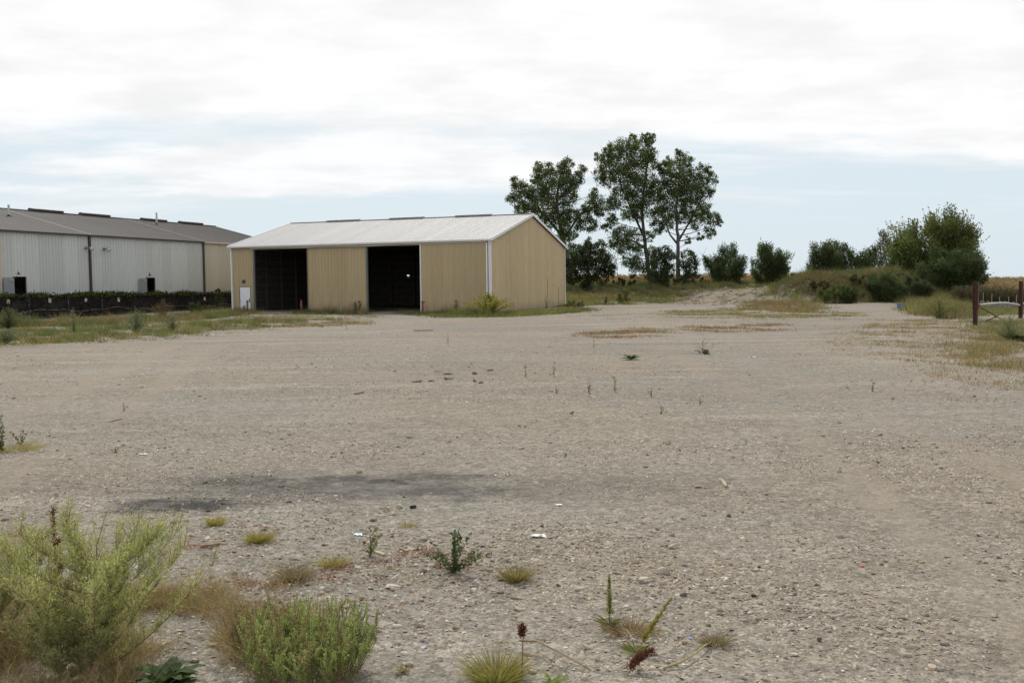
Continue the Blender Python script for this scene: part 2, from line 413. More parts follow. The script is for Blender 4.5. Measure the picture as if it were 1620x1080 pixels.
def lum(vn, lo, hi):
    s_ = N.n('ShaderNodeSeparateColor'); nt.links.new(vn.outputs['Color'], s_.inputs[0])
    n_ = N.n('ShaderNodeMapRange'); N.set(n_, 0, s_.outputs[0]); n_.inputs[3].default_value = lo; n_.inputs[4].default_value = hi
    c_ = N.n('ShaderNodeCombineColor')
    for i_ in range(3): nt.links.new(n_.outputs[0], c_.inputs[i_])
    return c_.outputs[0]
k = N.mix(1.0, k, lum(v1, .74, 1.30), 'MULTIPLY')
k = N.mix(1.0, k, lum(v2, .70, 1.32), 'MULTIPLY')
k = N.mix(1.0, k, lum(v3, .86, 1.14), 'MULTIPLY')
k = N.mix(N.math('MULTIPLY', N.ramp(grit, .3, .5, 1, 0), .5), k, (.12, .105, .085))
# spilt black material: one streaky stain with a shape of its own
cxy = N.n('ShaderNodeTexCoord'); sxy = N.n('ShaderNodeSeparateXYZ'); nt.links.new(cxy.outputs['Object'], sxy.inputs[0])
def blob(cx, cy, rx, ry):
    a_ = N.math('DIVIDE', N.math('SUBTRACT', sxy.outputs[0], cx), rx); b_ = N.math('DIVIDE', N.math('SUBTRACT', sxy.outputs[1], cy), ry)
    return N.math('SQRT', N.math('ADD', N.math('MULTIPLY', a_, a_), N.math('MULTIPLY', b_, b_)))
wob = N.math('MULTIPLY', N.math('SUBTRACT', N.noise(2.2, 7, .68, (.7, 1.3, 1)), .5), 2.2)
def stain(cx, cy, rx, ry, amt, s0=.45, s1=1.25):
    return N.math('MULTIPLY', N.ramp(N.math('ADD', blob(cx, cy, rx, ry), wob), s0, s1, 1, 0), amt)
st = stain(-2.0, 10.0, 2.3, .9, .74, .1, 1.4)
for a_ in ((-3.25, 9.3, .85, .4, 1.15, .35, 1.3), (-1.5, 10.5, 1.5, .4, .92, .2, 1.3), (-.7, 9.8, 1.1, .5, .8, .2, 1.3), (-3.0, 10.4, 1.1, .4, .85, .2, 1.3), (.8, 10.0, 1.8, .9, .34, .0, 1.4), (-4.8, 10.2, 2.0, .8, .25, .0, 1.4)):
    st = N.math('MAXIMUM', st, stain(*a_))
k = N.mix(N.math('MULTIPLY', st, N.ramp(N.noise(3.5, 6, .7), .3, .6, .35, 1.0)), k, (.040, .038, .037))
trk = None
for (ax_, bx_2) in ((2.2, .10), (3.9, .10), (-6.0, -.18), (-4.3, -.18)):
    cx_ = N.math('ADD', N.math('ADD', ax_, N.math('MULTIPLY', sxy.outputs[1], bx_2)), N.math('MULTIPLY', N.math('SINE', N.math('MULTIPLY', sxy.outputs[1], .12)), .5))
    dd_ = N.math('ADD', N.math('ABSOLUTE', N.math('SUBTRACT', sxy.outputs[0], cx_)), N.math('MULTIPLY', N.math('SUBTRACT', mid, .5), .5))
    wd_ = N.math('DIVIDE', dd_, N.math('ADD', .24, N.math('MULTIPLY', sxy.outputs[1], .008)))
    t_ = N.ramp(wd_, .3, 1.2, 1, 0); trk = t_ if trk is None else N.math('MAXIMUM', trk, t_)
k = N.mix(N.math('MULTIPLY', N.math('MULTIPLY', trk, N.ramp(big, .35, .6)), .5), k, (.225, .195, .155))
sandc = N.mix(N.ramp(mid, .3, .7), (.22, .188, .145), (.13, .112, .085))
soilc = N.mix(N.ramp(mid, .3, .7), (.115, .10, .055), (.17, .145, .085))
fldc = N.mix(N.ramp(fine, .3, .7), (.17, .115, .05), (.23, .16, .07))
k = N.mix(N.math('MULTIPLY', sepz.outputs[1], N.ramp(mid, .25, .6, .7, 1)), k, soilc)
k = N.mix(N.math('MULTIPLY', sepz.outputs[0], N.ramp(mid, .25, .5, .6, 1)), k, sandc)
k = N.mix(sepz.outputs[2], k, fldc)
N.set(b, 'Base Color', k); b.inputs['Roughness'].default_value = .95; b.inputs['Specular IOR Level'].default_value = .15
bp = N.bump(v1.outputs['Distance'], -.9, .03)
bp = N.bump(v2.outputs['Distance'], -.8, .014, bp)
bp = N.bump(fine, .5, .05, bp); bp = N.bump(mid, .35, .2, bp)
N.set(b, 'Normal', bp)
ground = link('ground', me, gm); tag(ground, 'pale gravel yard rising to a grassy bank and fields', kind='structure')

# ------------------------------------------------------------------ ribbed steel sheets
def frame(o, U, W, Nn):
    o, U, W, Nn = Vector(o), Vector(U), Vector(W), Vector(Nn)
    return lambda a, b, c=0.0: o + U * a + W * b + Nn * c
def sheet_mesh(fr, a0, a1, bot, top, pitch=.3, rib=.032, rw=.075, cut=None, a_ref=0.0):
    """a steel sheet from a0 to a1 with trapezoid ribs running along b; bot/top are functions of a"""
    xs = [(a0, 0.0), (a1, 0.0)]
    k0 = math.floor((a0 - a_ref) / pitch) - 1; k1 = math.ceil((a1 - a_ref) / pitch) + 1
    for k_ in range(k0, k1 + 1):
        c = a_ref + (k_ + .5) * pitch
        for off, h in ((-rw / 2, 0), (-rw * .22, rib), (rw * .22, rib), (rw / 2, 0)):
            if a0 < c + off < a1: xs.append((c + off, h))
    xs.sort()
    if callable(bot): bf = bot
    else: bf = lambda a: bot
    if callable(top): tf = top
    else: tf = lambda a: top
    m = MB(); rows = 9 if cut else 1
    for (p, hp), (q, hq) in zip(xs[:-1], xs[1:]):
        for r in range(rows):
            f0, f1 = r / rows, (r + 1) / rows
            def pt(a, h, f):
                zz_ = bf(a) + (tf(a) - bf(a)) * f
                aa = a
                if cut and abs(a - a1) < .02:                     # torn edge pulled back from the seam
                    aa = a - cut[2] * max(0, 1 - abs(zz_ - cut[0]) / cut[1]); h += cut[2] * .6 * max(0, 1 - abs(zz_ - cut[0]) / cut[1])
                return fr(aa, zz_, h)
            m.poly([pt(p, hp, f0), pt(q, hq, f0), pt(q, hq, f1), pt(p, hp, f1)])
    return m
def sheets(name, fr, a0, a1, bot, top, mat, parent, width=.9, **kw):
    n = max(1, int(round((a1 - a0) / width))); st_ = (a1 - a0) / n
    same = not callable(bot) and not callable(top); me0 = None; res = []
    for i in range(n):
        p, q = a0 + i * st_ + .003, a0 + (i + 1) * st_ - .003
        if same:
            sh = fr(p, 0, 0)
            if me0 is None:
                f2 = lambda a, b_, c=0.0: fr(a + p0, b_, c) - fr(p0, 0, 0)
                p0 = p
                o = sheet_mesh(f2, 0, q - p, bot, top, a_ref=0.0, **kw).build(name, mat, parent); me0 = o.data
            else: o = link(name, me0, mat, parent)
            o.location = sh
        else: o = sheet_mesh(fr, p, q, bot, top, **kw).build(name, mat, parent)
        o.location.z += 0
        res.append(o)
    return res

# ------------------------------------------------------------------ tan barn
BX, BY, BYAW, BL, BW, BE, BR_ = -1.555, 76.37, .3625, 25.39, 20.18, 5.98, 8.60
barn = thing('pole_barn', 'tan steel barn with pale metal roof and two open dark doorways', 'barn', (BX, BY, 0), -BYAW)
bM = Matrix.Translation((BX, BY, 0)) @ Matrix.Rotation(-BYAW, 4, 'Z'); bI = bM.inverted()
def b_front_x(px, py=440):
    """barn-local x where pixel column px meets the front wall"""
    d = bI.to_3x3() @ ray(px, py); o_ = bI @ CAMP; t = (.2 - o_.y) / d.y; p = o_ + d * t; return p.x, p.z
def b_gable(px, py):
    d = bI.to_3x3() @ ray(px, py); o_ = bI @ CAMP; t = (-.2 - o_.x) / d.x; p = o_ + d * t; return p.y, p.z
def b_back(px, py):
    d = bI.to_3x3() @ ray(px, py); o_ = bI @ CAMP; t = (BW - .2 - o_.y) / d.y; p = o_ + d * t; return p.x, p.z
OV = .2
xl, xr = -BL + OV, -OV; yf, yb = OV, BW - OV
WT = BE - .12                                        # top of the side walls
o1a, o1b = b_front_x(402)[0], b_front_x(487)[0]
o2a, o2b = b_front_x(580.5)[0], b_front_x(666)[0]
oh = b_front_x(445, 394)[1]
ff = frame((0, yf, 0), (1, 0, 0), (0, 0, 1), (0, -1, 0))
def b_low(a): return .02 + .2 * max(0, min(1, (-a) / BL))
pz = .02
dpx0, dpx1 = b_front_x(380.3, 470)[0], b_front_x(396.3, 470)[0]
dtop = b_front_x(388, 454.5)[1]
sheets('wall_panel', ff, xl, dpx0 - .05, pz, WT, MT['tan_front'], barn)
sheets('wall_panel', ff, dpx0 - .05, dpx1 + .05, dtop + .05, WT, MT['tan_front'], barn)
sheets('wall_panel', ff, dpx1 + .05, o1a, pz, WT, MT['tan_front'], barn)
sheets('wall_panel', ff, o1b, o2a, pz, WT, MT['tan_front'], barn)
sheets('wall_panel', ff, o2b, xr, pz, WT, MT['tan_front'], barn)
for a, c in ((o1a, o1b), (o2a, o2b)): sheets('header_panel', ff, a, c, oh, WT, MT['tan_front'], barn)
slope = (BR_ - BE) / (BW / 2)
def rise(a): return WT + .0 + slope * (BW / 2 - abs(a - BW / 2)) - .02
# right gable (local x = xr), seen in the photograph: one torn seam and a small hole
fg = frame((xr, 0, 0), (0, 1, 0), (0, 0, 1), (1, 0, 0))
ty, tzt = b_gable(866, 412)
n_g = 22; gw = (yb - yf) / n_g
for i in range(n_g):
    p, q = yf + i * gw + .003, yf + (i + 1) * gw - .003
    ncut = None
    if p < ty <= q + .01: ncut = (tzt - .3, 1.5, .17)
    sheet_mesh(fg, p, q, lambda a: .05 + .2 * a / BW, rise, pitch=.23, rib=.03, rw=.06, cut=ncut).build('gable_panel', MT['tan'], barn)
hy, hz = b_gable(876.5, 451.5)
MB().tube([(xr + .01, hy, hz), (xr + .03, hy, hz)], .07, 8).build('vent_hole', MT['hinge'], barn)
for (px_, py0, py1) in ((883.3, 455, 486), (866.5, 437, 470)):
    y_, z0_ = b_gable(px_, py1); z1_ = b_gable(px_, py0)[1]
    MB().box((xr + .001, y_ - .02, max(.1, z0_)), (xr + .026, y_ + .02, z1_)).build('seam_gap', MT['wood'], barn)
# left gable and back wall, with the ragged hole that lets the sky through
fl = frame((xl, 0, 0), (0, -1, 0), (0, 0, 1), (-1, 0, 0))
for i in range(n_g):
    p, q = -yb + i * gw + .003, -yb + (i + 1) * gw - .003
    sheet_mesh(fl, p, q, .1, lambda a: rise(-a), pitch=.23, rw=.06).build('gable_panel', MT['tan'], barn)
fb = frame((0, yb, 0), (-1, 0, 0), (0, 0, 1), (0, 1, 0))
hx, hzb = b_back(646, 436.5); hx = -hx
sheets('back_panel', fb, -xr, hx - .3, .1, WT, MT['tan'], barn)
sheets('back_panel', fb, hx + .3, -xl, .1, WT, MT['tan'], barn)
m = MB()
H6 = [(-.16, .12), (-.05, .06), (.0, .13), (.17, .12), (.1, -.03), (.03, -.17), (-.07, -.16), (-.1, -.02)]
OUTR = [(-.3, WT), (-.1, WT), (.1, WT), (.3, WT), (.3, hzb - .1), (.3, .1), (-.3, .1), (-.3, hzb - .1)]
for i in range(8):
    j = (i + 1) % 8
    a_, b_, c_, d_ = H6[i], H6[j], OUTR[j], OUTR[i]
    m.poly([fb(hx + a_[0], hzb + a_[1]), fb(hx + b_[0], hzb + b_[1]), fb(hx + c_[0], c_[1]), fb(hx + d_[0], d_[1])])
m.build('torn_back_panel', MT['tan'], barn)
# roof sheets
sl = math.hypot(BW / 2, BR_ - BE); cs, sn = (BW / 2) / sl, (BR_ - BE) / sl
frf = frame((0, 0, BE), (1, 0, 0), (0, cs, sn), (0, -sn, cs))
frb = frame((0, BW, BE), (-1, 0, 0), (0, -cs, sn), (0, sn, cs))
sheets('roof_panel', frf, -BL, 0, -.05, sl, MT['roof_white'], barn, pitch=.3, rib=.03, rw=.08)
sheets('roof_panel', frb, 0, BL, -.05, sl, MT['roof_white'], barn, pitch=.3, rib=.03, rw=.08)
MB().box((-BL, BW / 2 - .16, BR_ + .01), (0, BW / 2 + .16, BR_ + .06)).build('ridge_cap', MT['roof_white'], barn)
R0 = bM @ Vector((0, BW / 2, BR_ + .1)); RD = bM.to_3x3() @ Vector((1, 0, 0))
for a, c in ((518, 569), (617, 670.5), (721, 777.5)):
    xa, xb = line_t(R0, RD, a), line_t(R0, RD, c)
    m = MB(); m.box((xa, BW / 2 - .22, BR_ + .065), (xb, BW / 2 + .22, BR_ + .13)); m.poly([(xa, BW / 2 - .26, BR_ + .133), (xb, BW / 2 - .26, BR_ + .133), (xb, BW / 2, BR_ + .18), (xa, BW / 2, BR_ + .18)])
    m.poly([(xa, BW / 2, BR_ + .18), (xb, BW / 2, BR_ + .18), (xb, BW / 2 + .26, BR_ + .133), (xa, BW / 2 + .26, BR_ + .133)])
    m.build('ridge_vent', MT['vent'], barn)
# gutters, rake trim, corner trim, downspouts
m = MB()
prof = [(-.0, .02), (-.13, .02), (-.15, -.02), (-.12, -.13), (-.02, -.15), (-.0, -.15)]
for (p, q) in zip(prof[:-1], prof[1:]): m.poly([(-BL, p[0], BE + p[1] - .03), (.02, p[0], BE + p[1] - .03), (.02, q[0], BE + q[1] - .03), (-BL, q[0], BE + q[1] - .03)])
for xx in (-BL, .02): m.poly([(xx, p[0], BE + p[1] - .03) for p in prof])
m.build('gutter', MT['white_trim'], barn)
MB().box((-BL + .05, 0.0, BE - .16), (-.05, yf - .03, BE - .125)).build('soffit', MT['white_trim'], barn)
for xx in (0.0, -BL):
    for s_ in (0, 1):
        y0_, y1_ = (0.0, BW / 2) if s_ == 0 else (BW, BW / 2)
        d_ = .0 if xx == 0 else -.0
        m = MB()
        X0, X1 = (xx - .01, xx + .035) if xx == 0 else (xx - .035, xx + .01)
        for X in (X0, X1): m.poly([(X, y0_, BE - .17), (X, y1_, BR_ - .17), (X, y1_, BR_ + .06), (X, y0_, BE + .06)])
        m.poly([(X0, y0_, BE + .06), (X1, y0_, BE + .06), (X1, y1_, BR_ + .06), (X0, y1_, BR_ + .06)])
        m.poly([(X0, y0_, BE - .17), (X1, y0_, BE - .17), (X1, y1_, BR_ - .17), (X0, y1_, BR_ - .17)])
        m.poly([(X0, y0_, BE - .17), (X1, y0_, BE - .17), (X1, y0_, BE + .06), (X0, y0_, BE + .06)])
        m.build('rake_trim', MT['white_trim'], barn)
for (xx, yy, sx, sy) in ((xr, yf, 1, -1), (xl, yf, -1, -1), (xr, yb, 1, 1), (xl, yb, -1, 1)):
    m = MB()
    xs_ = sorted((xx + sx * .035, xx - sx * .17)); ys_ = sorted((yy + sy * .045, yy + sy * .03)); m.box((xs_[0], ys_[0], .05), (xs_[1], ys_[1], WT - .03))
    xs_ = sorted((xx + sx * .045, xx + sx * .03)); ys_ = sorted((yy + sy * .028, yy - sy * .15)); m.box((xs_[0], ys_[0], .05), (xs_[1], ys_[1], WT - .03))
    m.build('corner_trim', MT['white_trim'], barn)
m = MB(); xd = xr + .0
m.bar((xd - .02, -.06, BE - .17), (xd - .02, .06, BE - .5), .11, .09).bar((xd - .02, .06, BE - .48), (xd + .02, .07, 1.2), .11, .09).build('downspout', MT['white_trim'], barn)
m = MB(); xd = xl + .1
m.bar((xd, -.06, BE - .17), (xd, .06, BE - .5), .11, .09).bar((xd, .06, BE - .48), (xd + .03, .08, .3), .11, .09).build('downspout', MT['white_trim'], barn)
# sliding doors, track, opening trim
def slide(x0, x1, trims):
    f2 = frame((0, yf - .14, 0), (1, 0, 0), (0, 0, 1), (0, -1, 0))
    root = None
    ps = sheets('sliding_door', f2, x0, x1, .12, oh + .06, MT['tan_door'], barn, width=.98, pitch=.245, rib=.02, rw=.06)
    for x in trims: MB().box((x - .05, yf - .175, .08), (x + .05, yf - .1, oh + .07)).build('door_edge', MT['white_trim'], barn)
    MB().box((x0 + .02, yf - .112, .2), (x1 - .02, yf - .03, .3)).build('door_rail', MT['wood'], barn)
slide(o2b + .05, b_front_x(772)[0], (o2b + .05, b_front_x(771.5)[0]))
for x in (o1a, o2a): MB().box((x - .06, yf - .05, .05), (x + .1, yf + .1, oh)).build('door_jamb', MT['green_trim'], barn)
MB().box((o1b - .05, yf - .04, .05), (o1b + .03, yf + .1, oh)).build('door_jamb', MT['wood'], barn)
xa, xb = b_front_x(400)[0], b_front_x(771)[0]
m = MB(); nseg = 24
sag = [(.05 * math.sin(i * .9) - .10 * math.exp(-((i - 9) / 3.0) ** 2) * 0 + .04 * math.sin(i * .37 + 1)) for i in range(nseg + 1)]
for i in range(nseg):
    p = xa + (xb - xa) * i / nseg; q = xa + (xb - xa) * (i + 1) / nseg
    m.bar((p, yf - .13, oh + .20 + sag[i] * .5), (q, yf - .13, oh + .20 + sag[i + 1] * .5), .16, .2)
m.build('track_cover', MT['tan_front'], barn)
m = MB()
for i in range(nseg):
    p = xa + (xb - xa) * i / nseg; q = xa + (xb - xa) * (i + 1) / nseg
    m.bar((p, yf - .15, oh + .075 + sag[i] * .5), (q, yf - .15, oh + .075 + sag[i + 1] * .5), .14, .045)
m.build('door_track', MT['galv'], barn)
# white side door and lamp
pd = MB().box((dpx0, yf - .035, .12), (dpx1, yf + .02, dtop)).build('side_door', MT['white_door'], barn)
MB().box((dpx0 - .06, yf - .03, .1), (dpx0 - .004, yf + .03, dtop + .05)).box((dpx1 + .004, yf - .03, .1), (dpx1 + .06, yf + .03, dtop + .05)).box((dpx0 - .004, yf - .03, dtop + .004), (dpx1 + .004, yf + .03, dtop + .05)).build('door_frame', MT['green_trim'], pd)
MB().box((dpx1 - .12, yf - .07, 1.0), (dpx1 - .05, yf - .036, 1.3)).bar((dpx1 - .09, yf - .09, 1.06), (dpx1 - .24, yf - .09, 1.06), .03, .03).build('handle', MT['hinge'], pd)
for z in (.4, 1.1, 1.85): MB().box((dpx0 - .02, yf - .055, z), (dpx0 + .03, yf - .036, z + .1)).build('hinge', MT['hinge'], pd)
lx, lz = b_front_x(386.3, 445)
MB().box((lx - .12, yf - .16, lz - .13), (lx + .1, yf - .02, lz + .02)).poly([(lx - .12, yf - .18, lz - .02), (lx + .1, yf - .18, lz - .02), (lx + .1, yf - .02, lz + .15), (lx - .12, yf - .02, lz + .15)]).build('wall_lamp', MT['hinge'], barn)
# frame seen through the doorways: posts, girts, trusses
for i in range(10):
    x = xl + .2 + i * (xr - xl - .4) / 9
    MB().box((x - .08, yb - .32, 0), (x + .08, yb - .12, WT)).build('post', MT['wood'], barn)
    if i in (0, 9) or not any(a - .1 < x < c + .1 for a, c in ((o1a, o1b), (o2a, o2b), (dpx0 - .1, dpx1 + .1))):
        MB().box((x - .07, yf + .12, 0), (x + .07, yf + .3, WT)).build('post', MT['wood'], barn)
    m = MB(); m.bar((x + .1, yf + .1, WT - .12), (x + .1, yb - .1, WT - .12), .05, .2); m.bar((x + .1, yf + .1, WT - .05), (x + .1, BW / 2, BR_ - .25), .05, .16); m.bar((x + .1, yb - .1, WT - .05), (x + .1, BW / 2, BR_ - .25), .05, .16)
    for q in (.3, .5, .7):
        m.bar((x + .16, yf + q * (yb - yf), WT - .1), (x + .16, yf + (q + (.12 if q < .5 else -.12)) * (yb - yf), rise(yf + (q + (.12 if q < .5 else -.12)) * (yb - yf)) - .3), .04, .1)
    m.build('truss', MT['wood'], barn)
for i in range(8):
    z = .35 + i * .72
    MB().box((xl + .1, yb - .115, z), (xr - .1, yb - .04, z + .12)).build('girt', MT['wood'], barn)
    MB().box((xl + .04, yf + .2, z), (xl + .11, yb - .2, z + .12)).build('girt', MT['wood'], barn)
    MB().box((xr - .11, yf + .2, z), (xr - .04, yb - .2, z + .12)).build('girt', MT['wood'], barn)
for i in range(1, 8):
    y = yf + i * (yb - yf) / 8
    MB().box((xl + .12, y - .08, 0), (xl + .3, y + .08, rise(y) - .3)).build('post', MT['wood'], barn)
    MB().box((xr - .3, y - .08, 0), (xr - .12, y + .08, rise(y) - .3)).build('post', MT['wood'], barn)
for k_ in range(7):
    for s_ in (0, 1):
        y = yf + .4 + k_ * 1.45 if s_ == 0 else yb - .4 - k_ * 1.45
        MB().box((xl + .1, y - .04, rise(y) - .1), (xr - .1, y + .04, rise(y) - .0)).build('purlin', MT['wood'], barn)
# dark lining inside the steel sheets
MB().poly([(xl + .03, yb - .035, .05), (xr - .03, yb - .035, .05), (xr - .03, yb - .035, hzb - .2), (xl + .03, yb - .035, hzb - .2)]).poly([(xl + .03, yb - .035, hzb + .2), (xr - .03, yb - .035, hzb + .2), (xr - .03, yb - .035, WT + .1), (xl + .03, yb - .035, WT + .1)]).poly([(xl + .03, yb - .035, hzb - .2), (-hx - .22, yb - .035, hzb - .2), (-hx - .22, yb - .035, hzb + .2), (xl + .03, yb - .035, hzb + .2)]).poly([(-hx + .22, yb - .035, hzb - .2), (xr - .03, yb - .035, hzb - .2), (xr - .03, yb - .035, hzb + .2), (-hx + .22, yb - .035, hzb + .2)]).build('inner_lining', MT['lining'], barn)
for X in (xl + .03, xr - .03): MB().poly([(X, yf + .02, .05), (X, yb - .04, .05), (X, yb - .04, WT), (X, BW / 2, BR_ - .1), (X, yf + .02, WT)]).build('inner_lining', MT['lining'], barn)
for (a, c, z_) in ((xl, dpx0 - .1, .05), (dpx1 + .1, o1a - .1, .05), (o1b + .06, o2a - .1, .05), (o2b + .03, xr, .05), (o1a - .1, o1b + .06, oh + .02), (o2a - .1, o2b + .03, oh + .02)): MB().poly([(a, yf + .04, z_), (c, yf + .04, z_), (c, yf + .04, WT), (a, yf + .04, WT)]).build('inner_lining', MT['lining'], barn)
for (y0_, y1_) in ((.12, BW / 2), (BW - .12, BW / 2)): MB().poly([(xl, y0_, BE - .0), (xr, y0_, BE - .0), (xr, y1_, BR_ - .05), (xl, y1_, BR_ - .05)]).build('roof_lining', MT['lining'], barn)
# red pipe bollards that guard the doorways
def bollard(px, label, elbow=0):
    x, _ = b_front_x(px, 480); p = bM @ Vector((x, yf - .75, 0)); p.z = float(tz(p.x, p.y))
    t = thing('bollard', label, 'bollard', p, -BYAW, 'red pipe bollards at the barn doorways')
    MB().tube([(0, 0, -.1), (0, 0, .98)], .085, 10).build('pipe', MT['rust_pipe'], t, True)
    MB().tube([(0, 0, .98), (0, 0, 1.0), (0, 0, 1.04)], [.1, .1, .05], 10).build('cap', MT['rust_pipe'], t, True)
    if elbow: MB().tube([(-.02, 0, .95), (elbow * .2, 0, .95)], .06, 8).build('crossbar', MT['rust_pipe'], t, True)
bollard(399.5, 'red pipe bollard right of the white side door')
bollard(484.3, 'red pipe bollard at the right edge of the left doorway')
bollard(576, 'red pipe bollard at the left edge of the right doorway', -1)
bollard(674.5, 'red pipe bollard with stub arm before the right sliding door', 1)
# concrete pad stub at the corner
p = gnd(813, 496)
t = MB().box((-1.2, -.25, -.05), (1.2, .25, .10)).build('concrete_curb', MT['concrete'], None, loc=p); t.rotation_euler.z = .5
tag(t, 'broken grey concrete curb under weeds at the barn corner', 'curb')

# ------------------------------------------------------------------ long pale warehouse
WS = 1.15
WX, WY, WYAW, WE, WR, WW, WLEN = -33.44 * WS, 64.07 * WS, .3863, 2.1 + 4.16 * WS, 2.1 + 6.39 * WS, 17.6 * WS, 31.36 * WS
ware = thing('warehouse', 'long pale steel warehouse with dark roof behind the fence', 'warehouse', (WX, WY, 0), -WYAW)
wM = Matrix.Translation((WX, WY, 0)) @ Matrix.Rotation(-WYAW, 4, 'Z'); wI = wM.inverted()
W0 = wM @ Vector((0, 0, 4)); WD = wM.to_3x3() @ Vector((0, 1, 0))
def w_t(px, py=440):
    d = wI.to_3x3() @ ray(px, py); o_ = wI @ CAMP; t = -o_.x / d.x; p = o_ + d * t; return p.y, p.z
T0 = -26.0
s1, s2, s0 = w_t(142.5)[0], w_t(322)[0], w_t(5)[0]
dA0, dA1 = w_t(21)[0], w_t(40)[0]; dB0, dB1 = w_t(231)[0], w_t(244)[0]
dtz = w_t(31, 438.3)[1]
fw = frame((0, 0, 0), (0, 1, 0), (0, 0, 1), (1, 0, 0))
def wsec(a, c, mat):
    cuts = [(a, c)]
    for (p, q) in ((dA0, dA1), (dB0, dB1)):
        new = []
        for (x, y) in cuts:
            if x < p and q < y: new += [(x, p), (q, y)]; sheets('wall_panel', fw, p, q, dtz, WE - .1, mat, ware, width=1.2, rib=.05, rw=.075)
            else: new.append((x, y))
        cuts = new
    for (x, y) in cuts: sheets('wall_panel', fw, x, y, .45, WE - .1, mat, ware, width=1.2, rib=.05, rw=.075)
wsec(T0, s0, MT['cream_tan']); wsec(s0, s1, MT['cream']); wsec(s1, s2, MT['cream']); wsec(s2, WLEN - .15, MT['cream_tan'])
MB().box((-.4, T0, -.3), (-.01, WLEN - .2, .45)).build('foundation', MT['concrete'], ware)
MB().box((-WW + .1, T0, -.3), (-.5, WLEN - .2, .42)).build('floor_slab', MT['concrete'], ware)
MB().box((-WW, T0, 0), (-WW + .1, WLEN - .2, WE - .1)).build('rear_wall', MT['cream_tan'], ware)
for y in (T0, WLEN - .2):
    MB().poly([(-.01, y, 0), (-.01, y, WE - .1), (-WW / 2, y, WR - .12), (-WW, y, WE - .1), (-WW, y, 0)]).build('end_wall', MT['cream_tan'], ware)
sw = math.hypot(WW / 2, WR - WE); c2, n2 = (WW / 2) / sw, (WR - WE) / sw
fwf = frame((.25, 0, WE - .05), (0, 1, 0), (-c2, 0, n2), (n2, 0, c2))
fwb = frame((-WW - .25, 0, WE - .05), (0, -1, 0), (c2, 0, n2), (-n2, 0, c2))
for (a, c) in ((T0, s1), (s1, s2), (s2, WLEN)):
    sheets('roof_panel', fwf, a, c, 0.0, sw + .27, MT['roof_grey'], ware, width=1.2, pitch=.4, rib=.035, rw=.09)
sheets('roof_panel', fwb, -WLEN, -T0, 0.0, sw + .27, MT['roof_grey'], ware, width=1.2, pitch=.4, rib=.035, rw=.09)
for s_ in (s1, s2):
    MB().bar(fwf(s_, .02, .05), fwf(s_, sw + .2, .05), .09, .03, (1, 0, 0)).build('roof_seam', MT['seam'], ware)
MB().box((-WW / 2 - .2, T0, WR + .02), (-WW / 2 + .2, WLEN, WR + .07)).build('ridge_cap', MT['roof_grey'], ware)
rp = wM @ Vector((-WW / 2, 0, WR + .1))
for a, c in ((47, 98), (127, 172), (224, 262), (284, 319)):
    ya, yb_ = line_t(rp, WD, a), line_t(rp, WD, c)
    m = MB().box((-WW / 2 - .25, ya, WR + .075), (-WW / 2 + .25, yb_, WR + .24)); m.poly([(-WW / 2 + .32, ya, WR + .22), (-WW / 2 + .32, yb_, WR + .22), (-WW / 2, yb_, WR + .3), (-WW / 2, ya, WR + .3)]); m.poly([(-WW / 2 - .32, ya, WR + .22), (-WW / 2 - .32, yb_, WR + .22), (-WW / 2, yb_, WR + .3), (-WW / 2, ya, WR + .3)])
    m.build('ridge_vent', MT['brown'], ware)
MB().box((.13, T0, WE - .16), (.27, s2, WE - .03)).build('gutter', MT['brown'], ware)
MB().box((.13, s2 + .01, WE - .16), (.27, WLEN, WE - .05)).build('gutter', MT['cream_tan'], ware)
for s_ in (s1, s2): MB().box((.03, s_ - .1, .3), (.15, s_ + .1, WE - .16)).build('downspout', MT['brown'], ware)
def roof_pt(px, py):
    d = wI.to_3x3() @ ray(px, py); o_ = wI @ CAMP; nn = Vector((n2, 0, c2)); q = Vector((.25, 0, WE)); t = (q - o_).dot(nn) / d.dot(nn); return o_ + d * t
for (px, py, h, mt) in ((14.2, 341, .9, 'galv'), (248, 354, 1.15, 'galv')):
    p = roof_pt(px, py); f_ = MB().tube([p, p + Vector((0, 0, .1))], [.22, .1], 10).build('pipe_flashing', MT['hinge'], ware)
    MB().tube([p + Vector((0, 0, .05)), p + Vector((0, 0, h))], .09, 8).build('vent_pipe', MT[mt], ware)
